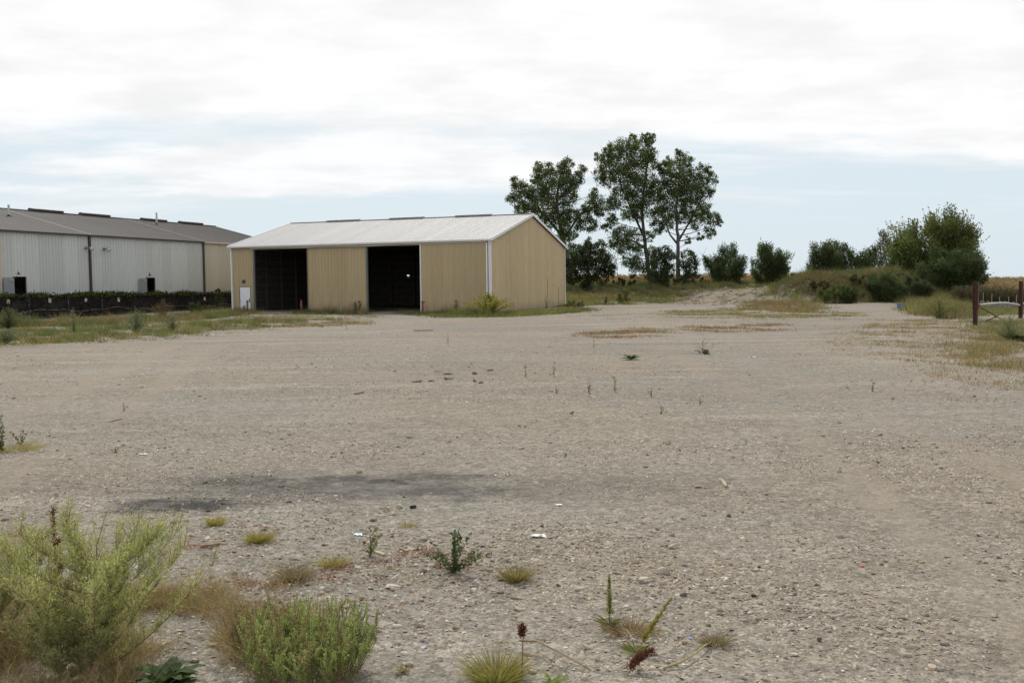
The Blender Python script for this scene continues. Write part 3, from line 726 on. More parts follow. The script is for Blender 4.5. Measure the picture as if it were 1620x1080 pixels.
for (a, c, z_) in ((dA0, dA1, 0), (dB0, dB1, 0)):
    dd = c - a
    # steel leaf swung back almost flat against the wall, hinged at the far jamb's opposite side
    lf = MB(); ang = math.radians(8); e = Vector((math.sin(ang), -math.cos(ang), 0)) * (dd * .98); h0 = Vector((.05, a, .75))
    lf.poly([h0, h0 + e, h0 + e + Vector((0, 0, dtz - .8)), h0 + Vector((0, 0, dtz - .8))]); h1 = h0 + Vector((.05, 0, 0))
    lf.poly([h1, h1 + e, h1 + e + Vector((0, 0, dtz - .8)), h1 + Vector((0, 0, dtz - .8))]); lf.poly([h0 + e, h1 + e, h1 + e + Vector((0, 0, dtz - .8)), h0 + e + Vector((0, 0, dtz - .8))]); lf.poly([h0 + Vector((0, 0, dtz - .8)), h1 + Vector((0, 0, dtz - .8)), h1 + e + Vector((0, 0, dtz - .8)), h0 + e + Vector((0, 0, dtz - .8))])
    leaf_ = lf.build('door_leaf', MT['door_grey'], ware)
    c0 = h1 + e * .12 + Vector((.02, 0, dtz - .98)); c1 = h1 + e * .45 + Vector((.02, 0, dtz - .98)); MB().bar(c0, c1, .06, .09).build('door_closer', MT['galv'], leaf_)
    MB().box((-.06, a - .05, .45), (.04, a - .003, dtz + .05)).box((-.06, c + .003, .45), (.04, c + .05, dtz + .05)).box((-.06, a - .003, dtz + .003), (.04, c + .003, dtz + .05)).build('door_frame', MT['brown'], ware)
    mid_ = (a + c) / 2 - .1
    MB().box((.02, mid_ - .05, dtz + .2), (.12, mid_ + .05, dtz + .36)).box((.02, mid_ - .02, dtz + .36), (.05, mid_ + .02, dtz + .5)).build('door_lamp', MT['hinge'], ware)
for (px, py, L, yaw_) in ((134.5, 392, .52, .1), (163.5, 393.5, .38, .1)):
    y, z = w_t(px, py)
    MB().tube([(.03, y, z), (.12, y, z)], .13, 10).build('lamp_base', MT['door_grey'], ware, True)
    q = Vector((.1 + L * math.cos(yaw_), y + L * math.sin(yaw_), z - .02))
    MB().tube([(.1, y, z), q], .05, 8).build('lamp_arm', MT['door_grey'], ware, True)
    d_ = Vector((math.cos(yaw_ - .4), math.sin(yaw_ - .4), -.45)).normalized()
    hd = MB().tube([q - d_ * .12, q - d_ * .02, q + d_ * .16], [.08, .16, .2], 12).build('lamp_head', MT['door_grey'], ware, True)
    MB().tube([q + d_ * .161, q + d_ * .18], [.17, .15], 12).build('lamp_lens', MT['glass'], hd, True)

# ------------------------------------------------------------------ chain-link fence with black screen in front of the warehouse
FX = 1.6                                             # distance in front of the warehouse wall (local x)
fence = thing('chain_link_fence', 'rusty chain-link fence with black screen and vines before the warehouse', 'fence', wM @ Vector((FX, 0, 0)), -WYAW)
def f_t(px):
    d = wI.to_3x3() @ ray(px, 470); o_ = wI @ CAMP; t = (FX - o_.x) / d.x; return (o_ + d * t).y
posts = [f_t(p) for p in (46, 108, 161, 213, 260, 304, 341)]
step = posts[1] - posts[0]
allp = [posts[0] - step * k_ for k_ in range(6, 0, -1)] + posts + [posts[-1] + 3, posts[-1] + 6]
FT = 1.75
for i, y in enumerate(allp):
    MB().tube([(0, y, -.2), (0, y, FT + .04)], .032 + .012 * (i % 4 == 0), 8).build('post', MT['dull_steel'], fence, True)
MB().tube([(0, y, FT + .012 * math.sin(y * 1.3)) for y in np.linspace(allp[0], allp[-1], 50)], .024, 6).build('top_rail', MT['dull_steel'], fence, True)
MB().tube([(.03, y, .62 + .10 * math.sin(y * .9) + .05 * math.sin(y * 2.3)) for y in np.linspace(allp[0], allp[-1], 120)], .014, 5).build('bent_wire', MT['galv'], fence, True)
m = MB(); L0, L1 = allp[0], allp[-1] - FT; a = L0
while a < L1:
    for s_ in (0, FT):
        p, q = Vector((.012, a, s_)), Vector((.012, a + FT, FT - s_)); m.bar(p, q, .004, .004)
    a += .13
m.build('wire_mesh', MT['hinge'], fence)
for i in range(len(allp) - 1):
    m = MB(); a, c = allp[i] + .02, allp[i + 1] - .02; G = 6
    for j in range(G):
        for k_ in range(3):
            f0, f1 = a + (c - a) * j / G, a + (c - a) * (j + 1) / G; z0, z1 = .05 + k_ * .55, .05 + (k_ + 1) * .55
            w_ = lambda y, z: -.035 + .02 * math.sin(y * 3 + z * 4 + i)
            m.poly([(w_(f0, z0), f0, z0), (w_(f1, z0), f1, z0), (w_(f1, z1), f1, z1), (w_(f0, z1), f0, z1)])
    m.build('screen_panel', MT['black'], fence)
SIGN_L = {12: 'pale sign on the black fence below the leftmost open warehouse door', 78: 'pale sign on the black fence, second from the left picture edge', 135: 'pale sign on the black fence just left of the warehouse downspout', 187: 'pale sign on the fence between the downspout and second warehouse door', 323: 'small pale sign on the black fence nearest the tan barn'}
for px, py in ((12, 477), (78, 475), (135, 474.5), (187, 474), (323, 472.5)):
    y = f_t(px); d = wI.to_3x3() @ ray(px, py); o_ = wI @ CAMP; z = (o_ + d * ((FX - o_.x) / d.x)).z
    p = wM @ Vector((FX + .05, y, z))
    t = thing('fence_sign', SIGN_L[px], 'sign', p, -WYAW, 'pale signs along the warehouse fence')
    MB().box((0, -.13, -.17), (.008, .13, .17)).build('plate', MT['sign'], t)
    MB().box((.0081, -.1, .1), (.012, .1, .13)).build('rim', MT['galv'], t)

# ------------------------------------------------------------------ rusty gate on the right
gl = gnd(1543, 515); gr_ = gnd(1614.5, 503.5)
gdir = (gr_ - gl); glen = math.hypot(gdir.x, gdir.y); gyaw = math.atan2(gdir.y, gdir.x)
gate = thing('rusty_gate', 'rusty steel gate frame with two posts and crossed braces', 'gate', gl, gyaw)
gI = (Matrix.Translation(gl) @ Matrix.Rotation(gyaw, 4, 'Z')).inverted()
def g_pt(px, py):
    d = gI.to_3x3() @ ray(px, py); o_ = gI @ CAMP; t = -o_.y / d.y; return o_ + d * t
def hpost(x, z0, z1, w):
    m = MB(); m.box((x - w / 2, -w / 2, z0), (x + w / 2, -w / 2 + .02, z1)); m.box((x - w / 2, w / 2 - .02, z0), (x + w / 2, w / 2, z1)); m.box((x - .012, -w / 2 + .021, z0), (x + .012, w / 2 - .021, z1)); return m
ztop = g_pt(1543, 445).z; ztop2 = g_pt(1614.5, 445).z
hpost(0, .78, ztop, .24).build('post', MT['rust'], gate); hpost(-.01, -.3, .779, .19).build('post_foot', MT['rust'], gate)
hpost(glen, .85, ztop2, .2).build('post', MT['rust'], gate); hpost(glen, -.4, .849, .2).build('post_foot', MT['rust'], gate)
pts = [g_pt(*q) for q in ((1546, 482.5), (1563, 480.5), (1578, 479.2), (1592, 479.0), (1604, 480.8), (1613, 482.5))]
MB().tube(pts, .045, 8).build('top_rail', MT['galv'], gate, True)
MB().tube([g_pt(1546, 483.5), g_pt(1588, 506.5)], .03, 6).build('brace', MT['rust'], gate, True)
MB().tube([g_pt(1611, 483.5) + Vector((0, .07, 0)), g_pt(1562, 508.5) + Vector((0, .07, 0))], .03, 6).build('brace', MT['rust'], gate, True)
c_ = g_pt(1577.5, 501); MB().box((c_.x - .07, -.05, c_.z - .06), (c_.x + .07, .12, c_.z + .06)).build('brace_plate', MT['driftwood'], gate)
c_ = g_pt(1545, 484); MB().box((c_.x - .08, -.16, c_.z - .09), (c_.x + .1, -.121, c_.z + .09)).build('latch_plate', MT['rust_pipe'], gate)
MB().tube([(glen, 0, .86), (glen + 3.5, .1, .8)], .05, 8).build('side_rail', MT['galv'], gate, True)
hpost(glen + 3.6, -.3, ztop2, .24).build('post', MT['rust'], gate)

# ------------------------------------------------------------------ vegetation builders
def lobes_to_world(lobes, Y, org, sc):
    out = []
    for (x, y, r) in lobes:
        px, py = org[0] + x / sc, org[1] + y / sc; R = 1.12 * r / sc * Y / FPX
        p = at_y(px, py, Y + random.uniform(-1, 1) * R * 1.1); out.append((np.array(p), R))
    return out
def crown(S, lobes, leaf, col, dens=2.3, clump=.30, up=.2, aspect=.62, hi=(1.5, 1.45, 1.2)):
    col = np.asarray(col, float)
    for (c, R) in lobes:
        area = math.pi * R * R; n = int(dens * area / (leaf * leaf * aspect * .5)); nc = max(5, int(n / 45))
        d = rnd_dirs(nc) * (RNG.uniform(.25, 1, (nc, 1)) ** .45) * R * np.array([1, .9, 1.0]); cc = c[None] + d
        cs_ = RNG.uniform(.6, 1.4, nc)
        k_ = RNG.integers(0, nc, n); off = np.clip(RNG.normal(size=(n, 3)), -1.9, 1.9) * (clump * R * cs_[k_])[:, None] * np.array([.8, .8, .75])
        P = cc[k_] + off
        ax = nrm(rnd_dirs(n) + nrm(P - c[None]) * .5 + np.array([0, 0, up]))
        tone = RNG.uniform(.55, 1.45, nc)[k_][:, None]
        C = vary(col, n, .22) * tone
        y_ = RNG.random(n) < .05; C[y_] = C[y_] * np.array(hi)
        L = leaf * RNG.uniform(.65, 1.3, n); leaves(S, P, ax, L, L * aspect, C)
def limb(m, p, q, r0, r1, n=6, wob=.08, seg=5):
    p, q = Vector(p), Vector(q); L = (q - p).length; pts, rad = [], []
    w1 = Vector((random.uniform(-1, 1), random.uniform(-1, 1), random.uniform(-.5, .5))) * L * wob
    for i in range(seg + 1):
        f = i / seg; pts.append(p.lerp(q, f) + w1 * math.sin(f * math.pi) + Vector((0, 0, -.12 * L * math.sin(f * math.pi) * .5))); rad.append(r0 + (r1 - r0) * f)
    m.tube(pts, rad, n); return pts
def tree(name, label, cat, Y, org, sc, lobes, trunk, col, leaf=.2, r0=.3, bark='bark', dens=4.8, group=None, stems=(), clump=.28, aspect=.62):
    W = lobes_to_world(lobes, Y, org, sc)
    tp = [at_y(org[0] + x / sc, org[1] + y / sc, Y) for (x, y) in trunk]
    base = tp[0].copy(); base.z = float(tz(base.x, base.y)) - .1; tp[0] = base
    if len(tp) > 1 and tp[1].z < base.z: tp[1].z = base.z + .3
    root = thing(name, label, cat, base, 0, group)
    m = MB(); O = base; n = len(tp)
    rad = [r0 * (1.25 if i == 0 else 1) * (1 - .85 * i / (n - 1)) for i in range(n)]
    fine, fr_ = [], []
    for i in range(n - 1):
        for j in range(4): fine.append(tp[i].lerp(tp[i + 1], j / 4) - O + Vector((random.uniform(-1, 1), random.uniform(-1, 1), 0)) * r0 * .18 * (i + j > 0)); fr_.append(rad[i] + (rad[i + 1] - rad[i]) * j / 4)
    fine.append(tp[-1] - O); fr_.append(rad[-1]); m.tube(fine, fr_, 9)
    for st_ in stems:
        q = [at_y(org[0] + x / sc, org[1] + y / sc, Y + .3) - O for (x, y) in st_]
        m.tube(q, [r0 * .5 * (1 - .8 * i / (len(q) - 1)) for i in range(len(q))], 7)
    for (c, R) in W:                                   # a limb to every lobe, from the trunk point a bit below it
        cv = Vector(c) - O; best = None
        for f_, r_ in zip(fine, fr_):
            dz_ = cv.z - f_.z
            cost = (cv - f_).length + (4 if dz_ < .2 * (cv.xy - f_.xy).length else 0)
            if best is None or cost < best[0]: best = (cost, f_, r_)
        L = (cv - best[1]).length
        pts = limb(m, best[1], cv, max(.02, min(best[2] * .5, .018 + L * .012)), .012, 5)
        for _ in range(4):
            a = pts[random.randint(2, len(pts) - 1)]; e = cv + Vector(tuple(RNG.normal(size=3) * R * .65)); limb(m, a, e, .02, .006, 4, .06, 3)
    m.build('trunk', MT[bark], root, True)
    S = Soup(); crown(S, W, leaf, col, dens, clump, aspect=aspect)
    S.build('crown', MT['leaf'], root, base)
    return root

Z4 = ((780, 190), 3.8575)
GREEN = (.088, .120, .042)
tree('cottonwood_tree', 'broad cottonwood rising directly behind the barn gable', 'tree', 127, *Z4,
     [(455, 262, 30), (430, 300, 40), (270, 290, 30), (300, 325, 38), (345, 295, 28), (540, 312, 30), (510, 360, 40), (410, 350, 48), (330, 380, 50), (260, 360, 30), (450, 400, 52), (140, 378, 32), (165, 420, 42), (205, 445, 35), (110, 470, 26), (150, 500, 35), (265, 450, 50), (360, 450, 56), (460, 470, 50),
      (170, 545, 35), (230, 530, 48), (310, 540, 55), (400, 560, 52), (340, 620, 42), (430, 650, 46), (480, 580, 42), (620, 450, 28), (640, 500, 36), (590, 525, 40), (650, 560, 32), (560, 580, 44), (520, 640, 36), (600, 645, 36), (430, 720, 36), (480, 700, 30)],
     [(470, 1040), (455, 850), (425, 720), (400, 600), (385, 480), (400, 380), (430, 290)], GREEN, .19, .38, stems=[[(425, 740), (500, 620), (590, 520), (620, 470)], [(415, 700), (330, 600), (230, 480), (150, 400)]], group='tall cottonwoods behind the barn')
tree('cottonwood_tree', 'tallest cottonwood with leaning trunk, middle of the three beyond the barn', 'tree', 124, *Z4,
     [(962, 95, 20), (960, 130, 28), (920, 130, 34), (850, 112, 22), (850, 150, 36), (800, 150, 34), (740, 160, 30), (745, 200, 36), (690, 190, 26), (690, 235, 34), (645, 225, 24), (965, 200, 36), (890, 220, 58), (790, 250, 54), (700, 290, 44), (650, 330, 30), (960, 270, 40), (870, 310, 60), (770, 340, 54), (690, 375, 34), (950, 370, 44), (860, 405, 58), (775, 430, 42), (920, 480, 52), (835, 500, 42),
      (740, 505, 42), (700, 520, 26), (980, 440, 44), (900, 560, 50), (830, 570, 38), (720, 600, 34), (695, 650, 26), (780, 690, 42), (850, 720, 48), (740, 740, 38), (800, 790, 40), (880, 800, 34), (825, 860, 34), (870, 890, 42), (845, 945, 20), (950, 710, 28), (960, 800, 30), (1000, 820, 30)],
     [(968, 1060), (958, 960), (940, 850), (922, 700), (905, 560), (925, 400), (945, 250), (955, 140)], GREEN, .19, .34, stems=[[(925, 720), (850, 560), (780, 400), (740, 250)], [(930, 780), (860, 740), (790, 720)]], group='tall cottonwoods behind the barn')
tree('cottonwood_tree', 'cottonwood with pale straight trunk, rightmost of the tall trees', 'tree', 122, *Z4,
     [(1140, 192, 20), (1145, 235, 34), (1060, 255, 26), (1050, 300, 34), (1190, 255, 28), (1120, 300, 50), (1185, 330, 44), (1030, 290, 24), (1050, 360, 44), (1270, 305, 32), (1320, 312, 24), (1335, 370, 30), (1260, 380, 46), (1140, 400, 56), (1050, 430, 50), (1230, 455, 54), (1310, 440, 34), (1130, 480, 56), (1020, 510, 46), (1200, 535, 54), (1285, 525, 34), (1070, 560, 50), (990, 580, 36), (1150, 590, 40), (1240, 615, 44),
      (1340, 605, 38), (1385, 622, 20), (1320, 680, 30), (1000, 655, 36), (1060, 645, 34), (1260, 712, 20), (1190, 735, 20), (1310, 570, 26)],
     [(1130, 1040), (1130, 900), (1130, 740), (1118, 600), (1125, 450), (1140, 300), (1142, 210)], GREEN, .19, .30, 'bark_pale', stems=[[(1128, 760), (1080, 700), (1050, 620), (1030, 500)], [(1130, 740), (1200, 620), (1270, 480), (1320, 370)]], group='tall cottonwoods behind the barn')
tree('understory_tree', 'dense dark low tree crowding the barn back corner', 'tree', 116, *Z4,
     [(600, 745, 30), (640, 780, 40), (560, 800, 44), (655, 835, 52), (560, 850, 58), (700, 880, 52), (500, 890, 56), (600, 925, 58), (730, 915, 34), (500, 800, 44), (475, 950, 44), (560, 985, 40), (660, 960, 40), (480, 850, 40)],
     [(580, 1060), (580, 960), (585, 860), (600, 770)], (.05, .068, .028), .2, .2, dens=5)
tree('understory_tree', 'small dark tree between the two right cottonwood trunks', 'tree', 119, *Z4,
     [(1050, 800, 38), (1000, 850, 44), (1080, 860, 42), (1010, 930, 46), (1075, 930, 40), (950, 900, 42), (960, 960, 36), (1030, 970, 34)], [(1020, 1050), (1020, 950), (1030, 850)], (.055, .075, .03), .2, .12, dens=4.6)
tree('understory_tree', 'small dark tree right of the pale cottonwood trunk', 'tree', 119.5, *Z4,
     [(1185, 825, 32), (1210, 865, 38), (1160, 900, 38), (1215, 925, 34), (1175, 950, 30), (1240, 940, 18)], [(1170, 1040), (1175, 950), (1190, 860)], (.055, .075, .03), .2, .12, dens=4.6)
# bare dead branch leaning right of the cottonwoods
bp_ = [at_y(1083, 442, 119), at_y(1101, 423, 119), at_y(1112, 405, 119), at_y(1118, 390, 119)]
dead = thing('dead_branch', 'bare grey dead branch leaning out right of the cottonwoods', 'branch', bp_[0])
m = MB(); m.tube([p - bp_[0] for p in bp_], [.05, .035, .02, .008], 5); m.tube([bp_[2] - bp_[0], at_y(1104, 396, 119) - bp_[0]], [.02, .006], 4); m.tube([bp_[2] - bp_[0], at_y(1124, 402, 119) - bp_[0]], [.018, .006], 4)
m.build('wood', MT['bark_pale'], dead)

Z5 = ((1080, 330), 3.24)
def shrub(name, label, cat, Y, ell, base_px, col, leaf=.16, dens=2.6, n_l=26, group=None, spike=.35, seed=1, trunk_r=.07, fill=1.0, aspect=.4):
    """rounded shrub: stems from one foot, each ending in an upright leafy spray; ell = (cx, cy, rx, ry) px"""
    rr = random.Random(seed)
    base = at_y(base_px[0], base_px[1], Y); base.z = float(tz(base.x, base.y)) - .05
    root = thing(name, label, cat, base, 0, group); m = MB(); S = Soup()
    c = at_y(ell[0], ell[1], Y); rx, rz = ell[2] * Y / FPX, ell[3] * Y / FPX
    ztop_ = c.z + rz * .86; rx *= 1.0; c.z = (ztop_ + base.z) / 2; rz = (ztop_ - base.z) / 2
    for i in range(n_l):
        a = rr.uniform(0, 2 * math.pi); e = math.asin(rr.uniform(-.9, 1)); rad = rr.uniform(.3, 1.0) ** .55 * fill
        tip = c + Vector((math.cos(a) * math.cos(e) * rx * rad, math.sin(a) * math.cos(e) * rx * .8 * rad, math.sin(e) * rz * rad))
        R = .32 * min(rx, rz) * rr.uniform(.7, 1.3)
        limb(m, (0, 0, 0), tip - base, trunk_r * rr.uniform(.4, 1), .01, 5, .06, 4)
        area = math.pi * R * R * 1.5; n = int(dens * area / (leaf * leaf * aspect * .5))
        out = nrm(np.array(tip - base)[None] * np.array([.8, .8, 1.0]) + np.array([[0, 0, .8]]))[0]
        f = RNG.uniform(-1.2, 1.0, n); P = np.array(tip)[None] + out[None] * (f * R * 1.25)[:, None] + np.clip(RNG.normal(size=(n, 3)), -1.7, 1.7) * (R * .42 * (1.05 - .35 * f))[:, None]
        ax = nrm(rnd_dirs(n) * .9 + out[None] * (.5 + spike))
        C = vary(col, n, .25) * RNG.uniform(.6, 1.4) * np.array([1 + RNG.uniform(-.12, .25), 1, 1 + RNG.uniform(-.15, .1)])
        L = leaf * RNG.uniform(.6, 1.35, n); leaves(S, P, ax, L, L * aspect, C)
        for _ in range(int(9 * spike * 3)):
            t0 = tip + Vector(tuple(RNG.normal(size=3) * R * .4)); tv = Vector(tuple(out)) * R * rr.uniform(.7, 1.45) + Vector(tuple(RNG.normal(size=3) * R * .25))
            k_ = 14; ff_ = RNG.random(k_)[:, None]; leaves(S, np.array(t0)[None] + np.array(tv)[None] * ff_, rnd_dirs(k_) * .6 + out[None], leaf * .9, leaf * .35, vary(col, k_, .25))
    m.build('stems', MT['bark'], root); S.build('foliage', MT['leaf'], root, base); return root
DG = (.066, .094, .034)
shrub('round_shrub', 'round dark shrub on the bank, left of a matching pair', 'shrub', 124, (1149, 415, 33, 22), (1148, 438), DG, .2, 2.2, 34, 'dark shrubs along the field edge', seed=3)
shrub('round_shrub', 'round dark shrub on the bank, right of a matching pair', 'shrub', 123, (1217, 414, 31, 21), (1216, 437), DG, .2, 2.2, 34, 'dark shrubs along the field edge', seed=4)
shrub('round_shrub', 'low sprig of dark leaves beside the right shrub of the pair', 'shrub', 122.5, (1247, 428, 9, 8), (1247, 437), DG, .17, 1.2, 10, 'dark shrubs along the field edge', seed=5)
shrub('round_shrub', 'spreading dark shrub at the left end of the mound row', 'shrub', 116, (1305, 408, 30, 22), (1307, 434), DG, .2, 2.2, 34, 'dark shrubs along the field edge', seed=6)
shrub('round_shrub', 'dark shrub in the middle of the mound row', 'shrub', 115, (1353, 407, 28, 23), (1352, 434), DG, .2, 1.9, 28, 'dark shrubs along the field edge', seed=7)
shrub('slender_tree', 'thin open tree just left of the big round tree', 'tree', 114, (1400, 397, 24, 31), (1402, 440), (.06, .08, .034), .19, 1.2, 32, seed=8, fill=1.05)
shrub('round_tree', 'big round olive-green tree right of the mound', 'tree', 104, (1478, 391, 60, 45), (1475, 447), (.10, .128, .04), .25, 1.15, 100, seed=9, trunk_r=.16, spike=.45)
shrub('round_shrub', 'wide dark bush under the big round tree, behind the gate', 'shrub', 98, (1508, 427, 50, 34), (1505, 462), (.058, .084, .032), .21, 1.5, 66, seed=10, trunk_r=.1)
shrub('mound_bush', 'feathery grey-green bush on the mound flank, left one', 'bush', 93, (1393, 456, 23, 24), (1393, 484), (.062, .085, .032), .13, 2.2, 34, 'feathery bushes at the mound foot', seed=11, aspect=.25)
shrub('mound_bush', 'feathery grey-green bush on the mound flank, right one', 'bush', 94, (1434, 459, 27, 24), (1434, 484), (.060, .080, .036), .13, 2.2, 36, 'feathery bushes at the mound foot', seed=12, aspect=.25)
shrub('mound_bush', 'pale green weedy bush below the mound top', 'bush', 92, (1325, 466, 31, 15), (1325, 482), (.10, .125, .042), .14, 1.1, 34, seed=13, aspect=.25, spike=.8, trunk_r=.02)
for (bx_, by_, rx_, ry_, Yb, fy, cb, lb) in ((1345, 470, 20, 14, 91, 484, (.075, .10, .036), 'mid green scrub bush under the mound, left of the feathery pair'), (1414, 464, 22, 20, 92, 485, (.060, .085, .034), 'dark scrub bush squeezed between the two feathery bushes'), (1458, 462, 18, 17, 93, 484, (.062, .082, .036), 'dark scrub bush closing the right end of the mound row'),
                                           (1366, 447, 24, 13, 98, 466, (.085, .095, .042), 'olive scrub high on the mound flank'), (1420, 443, 26, 12, 100, 462, (.075, .088, .038), 'grey-green scrub on the mound top below the thin open tree'), (1298, 452, 16, 8, 97, 466, (.12, .105, .055), 'brownish weed scrub above the bare dirt of the mound')):
    shrub('scrub_bush', lb, 'bush', Yb, (bx_, by_, rx_, ry_), (bx_, fy), cb, .13, 1.5, 34, 'scrub bushes on the mound', seed=bx_, aspect=.28, spike=.7, trunk_r=.02)
shrub('weed_bush', 'dark leafy mound at the barn end of the fence', 'bush', 83, (347, 463, 7, 8), (348, 490), (.045, .06, .022), .13, 2.0, 14, seed=25, trunk_r=.02)
shrub('weed_bush', 'dark green weeds under the small bush at the fence end', 'bush', 78, (318, 487, 18, 7), (318, 497), (.05, .068, .028), .1, 1.6, 20, seed=26, aspect=.3, trunk_r=.012)
shrub('weed_bush', 'rounded grass-green weed beyond the barn back corner', 'bush', 100, (986, 467, 12, 7), (986, 476), (.13, .14, .05), .12, 1.6, 18, seed=28, aspect=.2, trunk_r=.01)
shrub('weed_bush', 'green weeds spreading at the foot of the barn back corner', 'bush', 85, (911, 482, 18, 6), (911, 489), (.10, .115, .05), .1, 1.5, 20, seed=29, aspect=.2, trunk_r=.01)
shrub('weed_bush', 'slim grey stem of weeds standing by the sandy track', 'bush', 93, (959, 473, 3, 5), (959, 479), (.12, .12, .09), .1, 1.0, 8, seed=30, aspect=.2, trunk_r=.012)
shrub('hedge_bush', 'dark hedge bush under the cottonwoods beside the tan field', 'bush', 121, (985, 448, 22, 7), (985, 460), (.035, .045, .02), .16, 2.2, 26, seed=32)
shrub('hedge_bush', 'dark hedge bush at the foot of the pale cottonwood', 'bush', 120, (1065, 450, 26, 8), (1065, 461), (.032, .042, .02), .16, 2.2, 30, seed=33)
shrub('hedge_bush', 'dark hedge bush left of the sandy slope', 'bush', 119, (1105, 448, 20, 8), (1105, 458), (.045, .055, .025), .15, 2.0, 24, seed=34)

# ------------------------------------------------------------------ uncountable cover: grass, crops, vines
def disc(n, x, y, rx, ry, inner=0.0):
    a = RNG.uniform(0, 2 * math.pi, n); r = np.sqrt(RNG.uniform(inner ** 2, 1, n)); X, Y = x + rx * r * np.cos(a), y + ry * r * np.sin(a)
    return np.stack([X, Y, tz(X, Y)], 1)
def grass_patch(S, poly, n, h, cols, blade=.02, per=8, spread=.12, thr=-.2, f=.6, seed=0.0, near=False, lean=.45, soft=.5):
    P = scatter(poly, n) if not isinstance(poly, dict) else disc(n, **poly)
    P[:, :2] += RNG.normal(size=(len(P), 2)) * soft; P[:, 2] = tz(P[:, 0], P[:, 1])
    P = P[patchy(P, f, seed) > thr]
    k_ = len(P)
    if not k_: return
    B = np.repeat(P, per, 0); m_ = len(B)
    B = B + np.concatenate([RNG.normal(size=(m_, 2)) * spread, np.zeros((m_, 1))], 1)
    B[:, 2] = tz(B[:, 0], B[:, 1]) - .01
    hh = np.repeat(h * RNG.uniform(.45, 1.35, k_), per) * RNG.uniform(.5, 1.1, m_)
    v = np.concatenate([RNG.normal(size=(m_, 2)) * lean, np.ones((m_, 1))], 1) * hh[:, None]
    ci = np.repeat(RNG.integers(0, len(cols), k_), per)
    C = np.asarray(cols, float)[ci] * (1 + RNG.uniform(-.25, .25, (m_, 1))) * np.repeat(RNG.uniform(.75, 1.25, (k_, 1)), per, 0)
    bend = np.concatenate([RNG.normal(size=(m_, 2)), -np.abs(RNG.normal(size=(m_, 1))) * .5], 1) * hh[:, None] * .22
    blades(S, B, v, blade * RNG.uniform(.6, 1.4, m_), C, bend, near)
G_, YG, TN, RD, BR, DK = (.118, .142, .048), (.20, .188, .068), (.29, .215, .105), (.21, .115, .066), (.19, .14, .08), (.085, .108, .038)
S = Soup()
# strip in front of the warehouse fence and the grass island along the gravel edge
grass_patch(S, [(-60, 512), (160, 508), (360, 494), (400, 497), (300, 507), (170, 514), (-60, 519)], 3200, .46, [G_, TN, DK, BR, TN, DK, BR], .03, 8, .15, -.35)
grass_patch(S, [(-60, 524), (170, 516), (300, 509), (420, 504), (560, 508), (590, 514), (430, 519), (330, 529), (230, 536), (100, 541), (-60, 547)], 4600, .24, [G_, TN, TN, BR, DK, TN, BR, YG], .022, 8, .13, .02, .7, 2.0)
grass_patch(S, [(-60, 538), (100, 535), (240, 530), (300, 530), (230, 537), (100, 543), (-60, 549)], 700, .26, [G_, YG, DK, BR, (.15, .17, .05)], .02, 10, .11, .0, .9, 1.0)
grass_patch(S, [(360, 500), (480, 496), (600, 499), (600, 503), (480, 508), (360, 512)], 900, .22, [YG, TN, BR, G_], .024, 8, .13, -.1, .6, 5)
grass_patch(S, [(-60, 535), (150, 540), (330, 529), (430, 522), (330, 533), (150, 544), (-60, 556)], 500, .08, [TN, BR, YG], .02, 8, .16, -.1, .8, 3.3)
grass_patch(S, [(-60, 514), (160, 509), (360, 495), (400, 498), (300, 508), (170, 516), (-60, 521)], 80, .8, [G_, DK, DK, BR], .026, 80, .28, -1)
grass_patch(S, [(-60, 526), (170, 518), (300, 511), (420, 506), (560, 508), (430, 517), (330, 527), (230, 533), (100, 538), (-60, 544)], 150, .40, [G_, DK, G_, (.14, .16, .06)], .018, 80, .22, -1)
# foot of the barn
grass_patch(S, [(660, 498), (700, 495), (780, 497), (830, 500), (900, 488), (940, 488), (930, 493), (840, 500), (790, 502), (700, 503)], 1400, .26, [G_, DK, YG, DK], .022, 9, .14, -.6, .8)
grass_patch(S, [(470, 493), (580, 494), (580, 498), (470, 497)], 380, .35, [G_, DK, BR], .022, 9, .14, -.5, .8)
grass_patch(S, [(640, 494), (775, 496), (770, 500), (640, 498)], 420, .4, [G_, DK, BR, DK], .022, 9, .14, -.5, .8, 4)
grass_patch(S, [(365, 490), (400, 492), (400, 497), (365, 496)], 200, .45, [G_, DK, YG], .022, 9, .14, -.9)
grass_patch(S, [(830, 494), (905, 489), (905, 491), (830, 497)], 260, .22, [G_, YG, (.16, .19, .05)], .022, 9, .14, -.7)
grass_patch(S, [(700, 495), (775, 497), (775, 501), (700, 499)], 45, .85, [DK, BR, G_, YG], .02, 50, .16, -1, lean=.2)
grass_patch(S, [(775, 497), (850, 494), (900, 489), (900, 491), (850, 498), (780, 502)], 55, .45, [YG, G_, YG, (.22, .21, .05)], .025, 60, .3, -1)
grass_patch(S, [(490, 494), (580, 496), (580, 499), (490, 497)], 30, .8, [DK, BR, G_], .02, 40, .16, -1, lean=.2)
